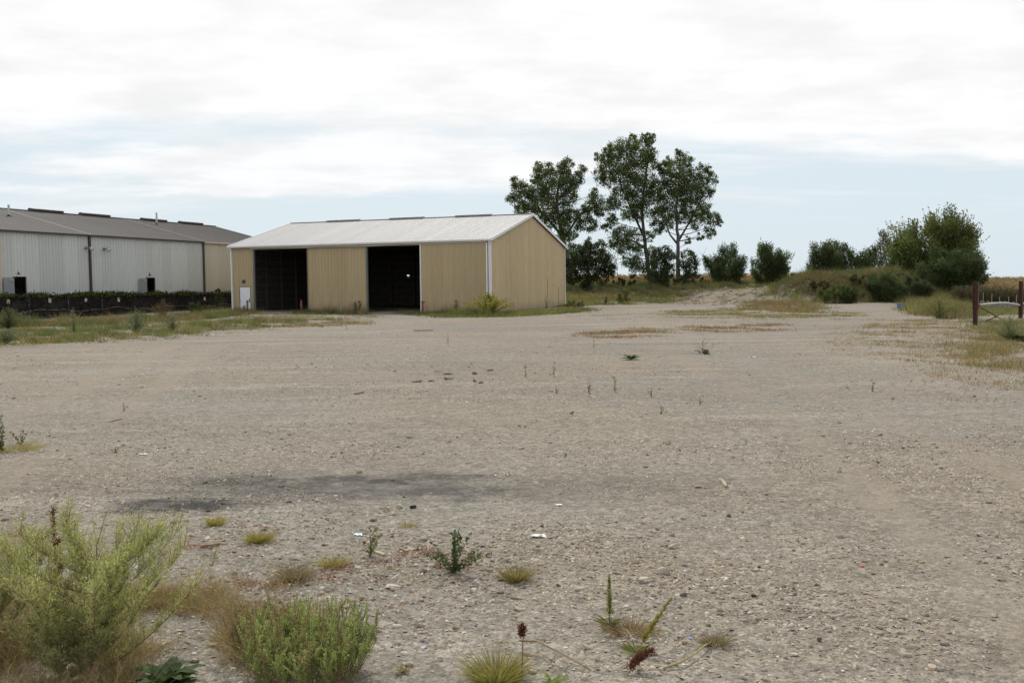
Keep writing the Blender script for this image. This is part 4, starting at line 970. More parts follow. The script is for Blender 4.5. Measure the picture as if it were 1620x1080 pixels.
# beyond the barn: meadow before the bank
grass_patch(S, [(895, 466), (1000, 464), (1100, 463), (1070, 470), (960, 478), (900, 486)], 3000, .4, [G_, YG, BR, TN, YG], .04, 7, .25, -.3, .25)
grass_patch(S, dict(x=9, y=110, rx=10, ry=14), 3600, .45, [G_, DK, BR, YG, G_], .045, 7, .25, -.5, .3, 1)
grass_patch(S, dict(x=27.5, y=119, rx=8, ry=10), 3000, .42, [G_, DK, BR, YG], .045, 7, .25, -.35, .35, 2)
grass_patch(S, dict(x=15, y=128, rx=16, ry=8), 2600, .5, [DK, DK, BR, G_], .045, 7, .25, -.5, .3, 3)
grass_patch(S, dict(x=30, y=130, rx=16, ry=8), 2200, .5, [DK, G_, BR, G_], .045, 7, .25, -.6, .3, 4)
grass_patch(S, dict(x=21, y=107, rx=7.5, ry=10), 900, .3, [BR, G_, TN, DK], .035, 7, .2, .12, .8, 6)
grass_patch(S, dict(x=22, y=115, rx=9, ry=6), 120, .9, [DK, G_, BR, YG], .03, 70, .35, -.2, .5, 7)
grass_patch(S, dict(x=36, y=99, rx=9, ry=7), 140, .95, [DK, G_, BR, YG, DK], .03, 70, .35, -1)
# mound
grass_patch(S, dict(x=37.5, y=101, rx=9.5, ry=8), 6500, .55, [BR, G_, DK, DK, BR, (.13, .105, .06)], .035, 8, .22, -.75, .4)
grass_patch(S, dict(x=35.5, y=97, rx=4, ry=4), 1300, .5, [BR, RD, YG, BR], .03, 8, .2, -.55, .5, 2)
grass_patch(S, dict(x=46, y=100, rx=8, ry=9), 3000, .7, [G_, YG, BR, G_], .035, 8, .22, -.7, .4, 3)
grass_patch(S, [(1180, 478), (1290, 474), (1300, 490), (1260, 495), (1180, 490)], 1300, .42, [G_, YG, BR, RD], .03, 8, .2, -.35, .4, 2)
# weedy rise behind and beside the gate
grass_patch(S, [(1450, 474), (1540, 470), (1548, 494), (1520, 506), (1460, 500), (1440, 486)], 2600, .6, [G_, BR, DK, BR, (.12, .125, .05)], .03, 8, .2, -.5, .5)
grass_patch(S, [(1450, 474), (1540, 470), (1548, 494), (1520, 506), (1460, 500), (1440, 486)], 70, 1.0, [G_, DK, YG, BR], .025, 90, .35, -1)
grass_patch(S, [(1545, 491), (1640, 488), (1650, 497), (1550, 501)], 900, .4, [G_, YG, YG, G_], .025, 8, .16, -.6, .6)
grass_patch(S, [(1530, 508), (1600, 504), (1660, 512), (1640, 532), (1540, 524)], 900, .26, [G_, YG, BR, G_], .018, 8, .14, .0, .8)
# bands across the middle distance
grass_patch(S, [(1050, 491), (1180, 487), (1290, 492), (1370, 496), (1360, 501), (1240, 503), (1060, 499)], 2200, .18, [YG, G_, (.15, .17, .05), TN, BR], .022, 8, .14, -.1, .45, 1)
grass_patch(S, [(900, 500), (1050, 496), (1400, 500), (1480, 503), (1470, 507), (1200, 506), (960, 505)], 1500, .10, [TN, YG, BR], .022, 7, .16, .0, .4, 7)
grass_patch(S, [(1080, 514), (1180, 511), (1260, 516), (1240, 523), (1150, 526), (1085, 523)], 1100, .16, [RD, TN, BR, YG, RD], .018, 8, .13, .05, .6, 3)
grass_patch(S, [(925, 524), (1000, 519), (1062, 523), (1050, 532), (980, 535), (930, 534)], 900, .15, [RD, TN, RD, BR, YG], .018, 8, .12, .1, .7, 4)
grass_patch(S, [(1370, 512), (1480, 505), (1560, 512), (1600, 525), (1640, 560), (1640, 605), (1590, 600), (1500, 570), (1400, 548), (1360, 530)], 2600, .18, [TN, YG, BR, RD, G_, TN], .012, 8, .12, .12, .75, 5)
grass_patch(S, [(1300, 520), (1480, 508), (1600, 530), (1660, 600), (1660, 640), (1540, 610), (1400, 575), (1320, 550)], 2600, .12, [TN, BR, RD, YG, TN], .012, 8, .12, .1, .9, 11)
grass_patch(S, [(1500, 530), (1560, 524), (1620, 560), (1650, 600), (1590, 600), (1540, 570)], 900, .30, [TN, YG, BR, G_], .012, 9, .12, .05, .9, 2)
grass_patch(S, [(1330, 520), (1640, 560), (1640, 680), (1420, 610), (1340, 560)], 900, .07, [YG, G_, TN, RD], .012, 7, .08, .15, 1.1, 8)
grass_patch(S, [(1545, 508), (1640, 515), (1640, 560), (1570, 545)], 800, .25, [G_, YG, BR], .016, 9, .12, -.2, .9, 3)
grass_patch(S, [(640, 545), (1000, 535), (1000, 560), (700, 570)], 240, .06, [YG, TN, BR], .012, 7, .1, .25, .9, 6)
grass_patch(S, [(0, 560), (1600, 560), (1600, 640), (0, 640)], 420, .05, [TN, BR, YG], .01, 6, .08, .3, 1.1, 9)
tag(S.build('grass', MT['grass']), 'green and tan grass growing in strips round the gravel yard', 'grass', kind='stuff')

S = Soup()       # dry fine grass and low red mats between the front weeds
DRY = [(.30, .225, .115), (.26, .185, .095), (.22, .18, .07), (.34, .27, .15)]
grass_patch(S, [(-80, 960), (130, 960), (200, 1010), (210, 1120), (-80, 1120)], 1500, .18, DRY + [YG, TN], .0032, 9, .06, -.3, 2.6, 1, True, .7, .05)
grass_patch(S, [(150, 945), (300, 940), (330, 985), (240, 1040), (160, 1020)], 900, .15, DRY + [YG, TN], .003, 9, .06, -.1, 2.6, 4, True, .8, .05)
grass_patch(S, [(330, 925), (470, 925), (480, 1000), (400, 1080), (350, 1060), (370, 990)], 950, .16, DRY + [YG, TN], .003, 9, .06, -.15, 2.6, 3, True, .8, .05)
grass_patch(S, [(-60, 850), (60, 835), (140, 880), (100, 960), (-60, 960)], 260, .12, DRY + [YG], .003, 9, .06, -.0, 2.6, 6, True, .8, .05)
grass_patch(S, [(300, 835), (620, 850), (620, 910), (330, 910)], 60, .05, DRY, .004, 9, .04, .1, 2.5, 2, True, .8, .05)
grass_patch(S, [(560, 840), (1100, 850), (1150, 1000), (900, 1080), (620, 1070)], 110, .05, DRY + [YG, RD], .004, 9, .04, .2, 2.5, 5, True, .9, .05)
P = scatter([(20, 840), (330, 830), (640, 835), (800, 870), (640, 960), (340, 1000), (80, 930)], 420); P = P[patchy(P, 2.2, 9) > .38]
for p in P:
    n = 26; a = RNG.uniform(0, 2 * math.pi, n); r = RNG.uniform(.005, .07, n)
    B = np.stack([p[0] + np.cos(a) * r, p[1] + np.sin(a) * r, np.full(n, p[2] + .012)], 1)
    leaves(S, B, np.stack([np.cos(a), np.sin(a), RNG.uniform(0, .5, n)], 1), .02, .008, vary((.24, .105, .065), n, .35))
tag(S.build('dry_grass', MT['grass']), 'fine dry tan grass and low red mats between the front weeds', 'grass', kind='stuff')

S = Soup()       # crops: rows of dry stalks, thick at the near edge
def crop(x0, x1, y0, y1, n, h, cols, lw, power=1.6):
    y = y0 + (y1 - y0) * RNG.random(n) ** power; x = RNG.uniform(0, 1, n) * (x1(y) - x0(y)) + x0(y)
    B = np.stack([x, y, tz(x, y)], 1); hh = h * RNG.uniform(.8, 1.12, n)
    sc_ = np.clip(y / 130, .7, 2.2)
    ci = RNG.integers(0, len(cols), n); C = np.asarray(cols)[ci] * RNG.uniform(.75, 1.25, (n, 1))
    blades(S, B, np.stack([RNG.normal(size=n) * .08, RNG.normal(size=n) * .08, np.ones(n)], 1) * hh[:, None], .05 * sc_, C, None, False)
    for _ in range(5):
        f_ = RNG.uniform(.35, .98, n); a = RNG.uniform(0, 2 * math.pi, n); ax = np.stack([np.cos(a), np.sin(a), RNG.uniform(-.2, .9, n)], 1)
        leaves(S, B + np.stack([np.zeros(n), np.zeros(n), hh * f_], 1), ax, lw * sc_ * RNG.uniform(.6, 1.2, n), .09 * sc_, np.asarray(cols)[RNG.integers(0, len(cols), n)] * RNG.uniform(.7, 1.3, (n, 1)))
GOLD = [(.24, .155, .075), (.28, .19, .095), (.20, .13, .06), (.22, .165, .075)]
CORN = [(.22, .165, .085), (.17, .135, .06), (.25, .19, .11), (.12, .105, .045)]
crop(lambda y: y * .05, lambda y: y * .47, 138, 330, 10000, 1.25, GOLD, .45)
crop(lambda y: .47 * y + 1.0, lambda y: .47 * y + 60, 83, 320, 9500, 1.7, CORN, .6)
crop(lambda y: .47 * y - .5, lambda y: .47 * y + 30, 81, 84, 3400, 1.65, [(.055, .055, .024), (.04, .042, .018), (.075, .062, .03)], .6, 1.0)  # near edge rows: shade among the stalks painted in as darker colours
tag(S.build('crops', MT['grass']), 'dry tan crop filling the fields beyond the yard', 'crops', kind='stuff')

S = Soup()       # vines over the fence
for y in np.arange(allp[0], allp[-1], .045):
    g = .5 + .5 * math.sin(y * 1.1 + 2 * math.sin(y * .43)); n = int(12 + 18 * g)
    z = FT - .02 + RNG.normal(size=n) * .11 + .12 * g
    low = RNG.random(n) < .35; z[low] = RNG.uniform(.15, FT, int(low.sum()))
    B = np.stack([FX + RNG.normal(size=n) * .09 + .03, y + RNG.normal(size=n) * .08, z], 1); B = np.array([wM @ Vector(q) for q in B])
    dead_ = (RNG.random(n) < .75 - .5 * g) | low
    C = np.where(dead_[:, None], vary((.028, .022, .017), n, .4), vary((.11, .135, .036), n, .3))
    leaves(S, B, rnd_dirs(n), .14, .1, C)
vine = tag(S.build('vines', MT['leaf']), 'dead and green vines tangled along the top of the black fence', 'vines', kind='stuff')

# grey board fence behind the gate, along the corn
fb0 = Vector((38.6, 78.5, 0)); fb1 = Vector((47.5, 80, 0))
bf = thing('board_fence', 'low grey board fence with pale posts behind the gate', 'fence', fb0)
L = (fb1 - fb0).length; n = 46
for i in range(n):
    p = fb0.lerp(fb1, (i + .5) / n); z = float(tz(p.x, p.y)); d = (fb1 - fb0).normalized() * (L / n * .46); q = p - fb0
    h = .62 + random.uniform(-.08, .08); up = Vector((0, 0, 1))
    MB().bar(q + up * (z - .05), q + up * (z + h), L / n * .9, .025, d.cross(up)).build('board', MT['board'], bf)
for i in range(12):
    p = fb0.lerp(fb1, (i + .3) / 12); z = float(tz(p.x, p.y)); q = p - fb0 + Vector((0, -.1, 0))
    MB().tube([q + Vector((0, 0, z - .1)), q + Vector((random.uniform(-.06, .06), 0, z + random.uniform(1.05, 1.4)))], .026, 6).build('post', MT['driftwood'], bf)

# ------------------------------------------------------------------ front weeds, one by one
def stem_pts(base, vec, bend, k_=5):
    return [base + vec * (i / k_) + bend * (i / k_) ** 2 for i in range(k_ + 1)]
def feathery(label, px, py, H, spread, seed, n_b=16, col=(.335, .36, .14)):
    """bushy annual weed: woody stem, rising side branches, upright sprays of tiny narrow leaves"""
    rr = random.Random(seed); base = gnd(px, py); root = thing('feathery_weed', label, 'weed', base)
    m = MB(); S = Soup(); O = np.array(base)
    main = stem_pts(Vector((0, 0, -.02)), Vector((.02, 0, H * .75)), Vector((.03, 0, 0)), 8); m.tube(main, [.009 - .0008 * i for i in range(9)], 6)
    tips = []
    for i in range(n_b):
        f = .06 + .8 * (i / n_b); a = i * 2.4 + rr.uniform(-.4, .4); k_ = main[int(f * 8)]
        reach = spread * (1.0 - .55 * f) * rr.uniform(.75, 1.15); up = H * (1 - .75 * f) * rr.uniform(.55, .85)
        v = Vector((math.cos(a) * reach, math.sin(a) * reach * .8, up * .55)); bd = Vector((0, 0, up * .4))
        pts = stem_pts(k_, v, bd, 6); m.tube(pts, [.0045 - .0006 * j for j in range(7)], 4)
        for j in range(32):
            q = rr.uniform(.15, 1); p = pts[min(5, int(q * 6))].lerp(pts[min(6, int(q * 6) + 1)], (q * 6) % 1)
            w = Vector((rr.gauss(0, .5), rr.gauss(0, .5), 1)) + v.normalized() * .5; w.normalize(); tips.append((p, w * H * rr.uniform(.07, .20)))
    for j in range(22):
        p = main[rr.randint(4, 8)]; w = Vector((rr.gauss(0, .45), rr.gauss(0, .45), 1)).normalized(); tips.append((p, w * H * rr.uniform(.12, .26)))
    for (p, w) in tips:
        m.tube([p, p + w], [.0017, .0007], 3, False)
        n = 34; f = RNG.uniform(.0, 1.05, n); B = np.array(p)[None] + np.array(w)[None] * f[:, None] + RNG.normal(size=(n, 3)) * .011
        ax = nrm(nrm(np.array(w)[None]) * .9 + rnd_dirs(n) * .95); C = vary(col, n, .25) * rr.uniform(.75, 1.25)
        L_ = RNG.uniform(.012, .028, n) * (1.15 - .5 * f); leaves(S, B + O[None], ax, L_ * 1.35, .0046, C)
    m.build('stem', MT['redstem'], root, True); S.build('leaves', MT['leaf'], root, base); return root
MT['redstem'] = simple('reddish_stem', (.20, .11, .075), .8, .35, 30, 0, 0)
MT['greenstem'] = simple('green_stem', (.14, .15, .06), .8, .3, 30, 0, 0)
MT['drystem'] = simple('dry_stem', (.20, .14, .08), .85, .3, 30, 0, 0)
feathery('tall pale green feathery weed at the front left, on a reddish stem', 146, 1062, .96, .74, 1, 28)
feathery('pale feathery weed cut off by the left picture edge', -15, 1030, .76, .52, 2, 18, (.30, .31, .14))
feathery('short feathery weed low under the tall one at the front left', 95, 1075, .42, .34, 3, 12, (.29, .30, .14))

def dock(label, px, py, H, heads, lean=(0, 0)):
    """dry dock: stiff stalk, knobbly red-brown seed heads"""
    base = gnd(px, py); root = thing('dock_stalk', label, 'weed', base); m = MB(); S = Soup(); O = np.array(base)
    top = Vector((lean[0], lean[1], H)); pts = stem_pts(Vector((0, 0, -.02)), top, Vector((.01, 0, 0)), 6); m.tube(pts, [.0055 - .0005 * i for i in range(7)], 5)
    for (f0, f1, dx_, dz_) in heads:
        p = Vector((0, 0, 0)).lerp(top, f0); q = Vector((0, 0, 0)).lerp(top, f1) + Vector((dx_, 0, dz_)); m.tube([p, q], [.003, .0015], 4)
        n = 420; f = np.floor(RNG.uniform(0, 1, n) * 16) / 16 + RNG.normal(size=n) * .006
        B = np.array(p)[None] + np.array(q - p)[None] * np.clip(.15 + f, .1, 1.02)[:, None] + RNG.normal(size=(n, 3)) * .0095
        leaves(S, B + O[None], rnd_dirs(n), .013, .010, vary((.125, .052, .032), n, .4))
    m.build('stalk', MT['drystem'], root); S.build('seed_head', MT['grass'], root, base); return root
dock('tall dark brown seed stalk rising above the front left weeds', 92, 985, .66, [(.45, .78, .02, 0), (.70, 1.0, 0, .05), (.4, .6, .05, 0)], (-.03, .05))
dock('short dark brown seed stalk leaning left among the front weeds', 105, 1000, .30, [(.3, .9, -.16, .08), (.35, .95, -.06, .05), (.3, .8, .03, .06)], (-.03, .03))
dock('brown seed stalk lying askew at the bottom right of centre', 985, 1072, .09, [(.35, .8, .03, .01), (.55, 1.0, .07, .015)], (.10, .12))
dock('single dark seed tip on a thin stem at the bottom centre', 826, 1072, .28, [(.82, 1.0, .003, .0)], (.0, .0))

def pepperweed(label, px, py, H, rad, n_s, col, seed):
    """clump of upright stems carrying bottle-brush seed spikes"""
    rr = random.Random(seed); base = gnd(px, py); root = thing('pepperweed', label, 'weed', base); m = MB(); S = Soup(); O = np.array(base)
    for i in range(n_s):
        a = rr.uniform(0, 2 * math.pi); r = rad * math.sqrt(rr.random()); h = H * rr.uniform(.55, 1.0) * (1 - .3 * r / rad)
        b0 = Vector((math.cos(a) * r * .62, math.sin(a) * r * .62, -.01)); v = Vector((math.cos(a) * r * .38, math.sin(a) * r * .38, h)); bd = Vector((rr.gauss(0, .02), rr.gauss(0, .02), 0))
        pts = stem_pts(b0, v, bd, 4); m.tube(pts, [.0025, .0022, .0018, .0014, .001], 3, False)
        brn = rr.random() < .1
        for _ in range(3):
            f0 = rr.uniform(.45, .85); p = pts[int(f0 * 4)]; w = Vector((rr.gauss(0, .35), rr.gauss(0, .35), 1)).normalized() * rr.uniform(.06, .12)
            n = 64; f = RNG.uniform(0, 1, n); an = RNG.uniform(0, 2 * math.pi, n); rr_ = .0055 * (1 - .35 * f)
            B = np.array(p)[None] + np.array(w)[None] * f[:, None]; out = np.stack([np.cos(an), np.sin(an), np.full(n, .35)], 1)
            C = vary((.30, .20, .10) if brn else col, n, .22) * rr.uniform(.8, 1.2)
            leaves(S, B + O[None] + out * rr_[:, None] * .3, out, .0085, .006, C); m.tube([p, p + w], [.0012, .0008], 3, False)
        n = 14; f = RNG.uniform(.15, .7, n); B = np.array(b0)[None] + np.array(v)[None] * f[:, None]
        leaves(S, B + O[None], rnd_dirs(n) + np.array([[0, 0, .7]]), RNG.uniform(.02, .045, n), .005, vary(np.array(col) * np.array([.8, .85, .8]), n, .3))
    m.build('stem', MT['drystem'], root); S.build('seed_spikes', MT['leaf'], root, base); return root
pepperweed('bright green bottle-brush weed clump at the bottom left of centre', 492, 1072, .52, .40, 260, (.29, .35, .115), 4)
pepperweed('tan and green sparse weed clump behind the bottle-brush clump', 425, 1025, .36, .26, 60, (.26, .225, .11), 5)

def rosette(label, px, py, n_l, L, col, name='broadleaf_weed', wid=.36, rise_=.5, seed=0):
    """rosette of broad wavy leaves with a raised midrib fold"""
    rr = random.Random(seed); base = gnd(px, py); root = thing(name, label, 'weed', base); S = Soup(); O = Vector(base)
    for i in range(n_l):
        a = i * 2.4 + rr.uniform(-.3, .3); l = L * rr.uniform(.6, 1.1); el = rr.uniform(.15, rise_ + .4)
        d = Vector((math.cos(a), math.sin(a), 0)); sd = Vector((-math.sin(a), math.cos(a), 0)); prev = None; k_ = 7; c = np.array(vary(col, 1, .25)[0])
        for j in range(k_ + 1):
            f = j / k_; mid_ = O + d * (l * f * math.cos(el * (1 - f * .5))) + Vector((0, 0, l * (math.sin(el) * f - .55 * f * f * math.sin(el)) + .01))
            w = l * wid * .5 * math.sin(math.pi * min(1, .12 + f * .88)) ** .7 * (1 + .14 * math.sin(j * 2.4 + i)); up = Vector((0, 0, w * .35 + .006 * math.sin(j * 3 + i)))
            row = (mid_ - sd * w + up, mid_, mid_ + sd * w + up)
            if prev:
                S.add([[tuple(prev[0]), tuple(prev[1]), tuple(row[1]), tuple(row[0])]], c[None]); S.add([[tuple(prev[1]), tuple(prev[2]), tuple(row[2]), tuple(row[1])]], (c * .92)[None])
            prev = row
    S.build('leaves', MT['leaf'], root, base); return root
rosette('dark green broad-leaved weed at the bottom left picture edge', 262, 1088, 44, .22, (.055, .10, .028), seed=1, rise_=1.0, wid=.30)
rosette('small yellow-green broad leaf sprout at the bottom centre', 872, 1084, 9, .10, (.16, .20, .04), seed=2, rise_=.9, wid=.22)
rosette('dark green leafy plant alone on the gravel in mid yard', 998, 569, 24, .30, (.035, .07, .02), seed=3, rise_=.8)
rosette('dark broad-leaved plant at the right edge below the gate', 1612, 540, 40, .55, (.045, .085, .03), seed=4, rise_=.9)
rosette('withered tan rosette right of the bottle-brush clump', 636, 1065, 9, .07, (.24, .20, .09), seed=5, rise_=.5, wid=.25)

def tuft(label, px, py, H, rad, n, cols, group='grass tufts on the front gravel', w=.0035):
    base = gnd(px, py); root = thing('grass_tuft', label, 'grass tuft', base, 0, group); S = Soup(); O = np.array(base)
    a = RNG.uniform(0, 2 * math.pi, n); r = rad * RNG.random(n) ** .6; B = np.stack([np.cos(a) * r * .45, np.sin(a) * r * .45, np.full(n, -.005)], 1) + O[None]
    hh = H * RNG.uniform(.4, 1.1, n); v = np.stack([np.cos(a) * r * .8, np.sin(a) * r * .8, hh], 1) + RNG.normal(size=(n, 3)) * .026
    C = np.asarray(cols)[RNG.integers(0, len(cols), n)] * RNG.uniform(.75, 1.3, (n, 1))
    bd = np.stack([np.cos(a) * hh * .25, np.sin(a) * hh * .25, -hh * .15], 1); blades(S, B, v, w * RNG.uniform(.7, 1.3, n), C, bd, True)
    S.build('blades', MT['grass'], root, base); return root
YT = [(.28, .25, .075), (.22, .22, .06), (.30, .24, .10)]; BT = [(.20, .17, .10), (.16, .145, .085), (.24, .19, .11)]
tuft('small yellow grass tuft nearest the black stain', 341, 830, .085, .10, 420, YT)
tuft('yellow-green grass tuft right of the smallest yellow tuft', 410, 856, .10, .13, 520, YT)
tuft('dull grey-brown grass tuft above the bottle-brush weed', 468, 916, .12, .15, 620, BT)
tuft('flat yellowish grass patch right of the grey-brown tuft', 528, 894, .07, .13, 360, YT)
tuft('round tan grass tuft right of the leafy upright plant', 817, 918, .12, .12, 620, YT + BT)
tuft('large tan-green grass tuft at the bottom edge of the picture', 785, 1078, .17, .17, 900, YT + [(.17, .19, .06)])
tuft('small brown grass tuft near the lying straw-coloured stem', 1131, 1019, .065, .10, 340, BT)
tuft('low yellow grass fringe at the left picture edge', 18, 712, .10, .45, 500, YT, None)
tuft('tiny green grass tuft beside the leafy upright plant', 646, 833, .04, .08, 160, YT)
tuft('faint reddish grass wisps under the two green spikes', 1000, 1000, .06, .18, 420, [(.24, .13, .07), (.18, .17, .06), (.28, .2, .1)], None)

def leafy(label, px, py, H, stems, col, leaf=.03, name='leafy_weed', rad=.16, seed=0, per=34, cat='weed', asp=.5):
    rr = random.Random(seed); base = gnd(px, py); root = thing(name, label, cat, base); m = MB(); S = Soup(); O = np.array(base)
    for i in range(stems):
        a = rr.uniform(0, 2 * math.pi); r = rad * (i / stems); h = H * (1 - .45 * i / stems) * rr.uniform(.8, 1.1)
        pts = stem_pts(Vector((0, 0, -.01)), Vector((math.cos(a) * r, math.sin(a) * r, h)), Vector((math.cos(a), math.sin(a), 0)) * r * .5, 6); m.tube(pts, [.004 - .0005 * j for j in range(7)], 4)
        n = per; f = RNG.uniform(.08, 1, n); ii = np.minimum((f * 6).astype(int), 5); PP = np.array([tuple(p) for p in pts]); B = PP[ii] + (PP[ii + 1] - PP[ii]) * ((f * 6) % 1)[:, None]
        leaves(S, B + O[None], rnd_dirs(n) + np.array([[0, 0, .25]]), leaf * RNG.uniform(.5, 1.2, n), leaf * asp, vary(col, n, .3) * rr.uniform(.8, 1.2))
    m.build('stem', MT['greenstem'], root); S.build('leaves', MT['leaf'], root, base); return root
leafy('dark green leafy upright weed in the middle of the foreground', 717, 905, .36, 13, (.065, .095, .038), .034, rad=.26, seed=4, per=46)
leafy('thin grassy sprig left of the leafy upright weed', 586, 880, .26, 4, (.13, .14, .06), .05, rad=.10, seed=5, per=12)
leafy('dark leafy weed at the left picture edge in mid yard', 3, 714, .46, 5, (.11, .12, .06), .05, rad=.15, seed=6, per=40)
leafy('small branching yellow-green weed near the left picture edge', 33, 704, .27, 5, (.16, .15, .06), .045, rad=.18, seed=7, per=14)
leafy('sparse flowering weed with bare stalks right of the green plant', 1112, 559, .55, 9, (.08, .085, .05), .05, rad=.45, seed=8, per=10)
leafy('dark leaves at the foot of the flowering weed', 1116, 560, .16, 8, (.07, .08, .045), .07, rad=.3, seed=9, per=22)
# mid-distance weeds: fans of leafy stalks
leafy('rounded light green weed bush left of the rusty gate', 1484, 504, 1.4, 90, (.17, .175, .06), .09, 'weed_bush', .95, 14, 50, 'bush', .35)
leafy('grey-green feathery weed bush in front of the right gate post', 1596, 538, .95, 90, (.18, .19, .095), .055, 'weed_bush', .75, 15, 60, 'bush', .35)
leafy('sprawling yellow-green shrub at the front right corner of the barn', 773, 499, 1.75, 80, (.23, .215, .045), .17, 'corner_shrub', 1.45, 16, 60, 'bush', .35)
leafy('tall silvery green weed standing in the grass before the fence', 216, 528, 1.15, 48, (.13, .15, .08), .09, 'weed_bush', .62, 17, 46, 'bush', .35)
leafy('pale upright weed in the grass below the pale downspout', 117, 526, 1.3, 12, (.17, .18, .09), .09, 'weed_bush', .22, 18, 50, 'bush', .35)
leafy('loose grey-green weed clump right of the silvery weed', 273, 524, .95, 40, (.145, .155, .085), .08, 'weed_bush', .6, 19, 36, 'bush', .35)
leafy('broad dark weed mass against the fence at the left edge', 14, 520, 1.25, 90, (.09, .105, .042), .10, 'weed_bush', 1.1, 20, 50, 'bush', .35)
leafy('blue-green low weed in front of the left grass strip', 10, 543, .6, 60, (.10, .115, .062), .07, 'weed_bush', .7, 21, 36, 'bush', .35)
leafy('russet dead weed clump against the fence', 257, 505, 1.5, 75, (.10, .062, .036), .08, 'weed_bush', .9, 22, 40, 'bush', .35)
leafy('dark weed clump leaning on the barn between the doorways', 563, 496, 1.1, 44, (.09, .095, .048), .08, 'weed_bush', .6, 23, 36, 'bush', .35)
leafy('thin grey weed against the barn gable', 864, 491, 1.4, 18, (.10, .10, .06), .07, 'weed_bush', .4, 24, 26, 'bush', .35)
leafy('green and tan weeds below the white side door', 386, 496, .7, 40, (.09, .10, .05), .08, 'weed_bush', .7, 27, 30, 'bush', .35)
leafy('dead dark weed stalks against the right sliding door', 722, 496, 1.3, 22, (.085, .085, .045), .08, 'dead_weed', .35, 31, 34, 'bush', .35)
def spike(label, px, py, H, vec, col, seed=0):
    base = gnd(px, py); root = thing('green_spike', label, 'weed', base); m = MB(); S = Soup(); O = np.array(base)
    pts = stem_pts(Vector((0, 0, -.01)), Vector(vec) * H, Vector((vec[0] * .15, 0, .03)), 8); m.tube(pts, [.0042 - .0004 * j for j in range(9)], 5)
    n = 340; f = .22 + .78 * RNG.random(n); ii = np.minimum((f * 8).astype(int), 7); PP = np.array([tuple(p) for p in pts]); B = PP[ii] + (PP[ii + 1] - PP[ii]) * ((f * 8) % 1)[:, None]
    L_ = .042 * (1.15 - f) + .010
    leaves(S, B + O[None], rnd_dirs(n) * .7 + np.array([[vec[0], vec[1], .9]]), L_, .006, vary(col, n, .25))
    n = 60; a = RNG.uniform(0, 2 * math.pi, n); leaves(S, np.repeat(O[None] + [[0, 0, .015]], n, 0), np.stack([np.cos(a), np.sin(a), RNG.uniform(.0, .6, n)], 1), RNG.uniform(.05, .14, n), .012, vary((.15, .16, .05), n, .35))
    m.build('stem', MT['greenstem'], root); S.build('leaves', MT['leaf'], root, base)
spike('upright thin green spike right of the bottom centre', 964, 990, .30, (0, 0, 1), (.22, .23, .08))
spike('leaning thin green spike right of the upright one', 1006, 1034, .34, (.42, .05, .86), (.25, .24, .07))
def bare(name, label, cat, pix, rad, mat, lift=.012):
    P = [gnd(*q) for q in pix]; o0 = P[0].copy(); root = thing(name, label, cat, o0)
    pts = [p - o0 + Vector((0, 0, lift + (.02 if 0 < i < len(P) - 1 else 0))) for i, p in enumerate(P)]
    n = len(pts); MB().tube(pts, [rad * (1 - .5 * i / (n - 1)) for i in range(n)], 6).build('stem', mat, root, True); return root
MT['straw'] = simple('straw_stem', (.30, .24, .09), .8, .3, 20, 0, 0)
r_ = bare('lying_weed', 'straw-coloured stem lying on the gravel, pale tip to the right', 'weed', [(1050, 1060), (1078, 1055), (1100, 1042), (1116, 1028), (1126, 1018)], .007, MT['straw'])
bare('lying_weed', 'thin dark dry stem arching along the bottom edge', 'weed', [(822, 1026), (850, 1033), (880, 1048), (905, 1062), (935, 1074)], .006, MT['drystem'], .05)
# small sprouts across the mid yard
SPR = [((196, 650), .16, 'forked dry sprout on the left of the mid yard'), ((183, 716), .10, 'tiny dry sprout left of the black stain'), ((880, 622), .17, 'spiky dry sprout near the centre of the yard'), ((1031, 628), .22, 'thin green sprout right of the yard centre'), ((1046, 655), .2, 'thin pale sprout below the green sprout right of centre'),
       ((709, 546), .5, 'single upright stem in the far yard left of centre'), ((876, 596), .5, 'bare upright stem near the yard centre'), ((832, 598), .4, 'bent upright stem left of the bare one'), ((973, 620), .4, 'tall thin stem left of the dark green plant'), ((932, 628), .36, 'leaning thin stem in the middle of the yard'),
       ((1107, 640), .15, 'short brown stub sprout right of centre'), ((1380, 620), .3, 'thin stem at the edge of the right grass'), ((940, 552), .45, 'pale stem below the far red grass strip'), ((548, 522), .55, 'yellow-topped stem in front of the barn'), ((510, 520), .6, 'tall sparse weed in front of the left doorway')]
for i, ((px, py), h, lb) in enumerate(SPR):
    leafy(lb, px, py, h, 3 if h < .3 else 2, (.17, .155, .07), .03 if h < .3 else .05, 'sprout', .08 if h < .3 else .06, 40 + i, 14)

# ------------------------------------------------------------------ gravel: loose stones as one cover, larger rocks singly
ICO_V = np.array([(0, 0, 1), (.89, 0, .45), (.28, .85, .45), (-.72, .53, .45), (-.72, -.53, .45), (.28, -.85, .45), (.72, .53, -.45), (-.28, .85, -.45), (-.89, 0, -.45), (-.28, -.85, -.45), (.72, -.53, -.45), (0, 0, -1)])
ICO_F = np.array([(0, 1, 2), (0, 2, 3), (0, 3, 4), (0, 4, 5), (0, 5, 1), (1, 6, 2), (2, 7, 3), (3, 8, 4), (4, 9, 5), (5, 10, 1), (2, 6, 7), (3, 7, 8), (4, 8, 9), (5, 9, 10), (1, 10, 6)])
OCT_V = np.array([(0, 0, .9), (1, 0, 0), (.25, .95, .1), (-.8, .6, .0), (-.75, -.65, .1), (.3, -.95, 0)]); OCT_F = np.array([(0, 1, 2), (0, 2, 3), (0, 3, 4), (0, 4, 5), (0, 5, 1)])
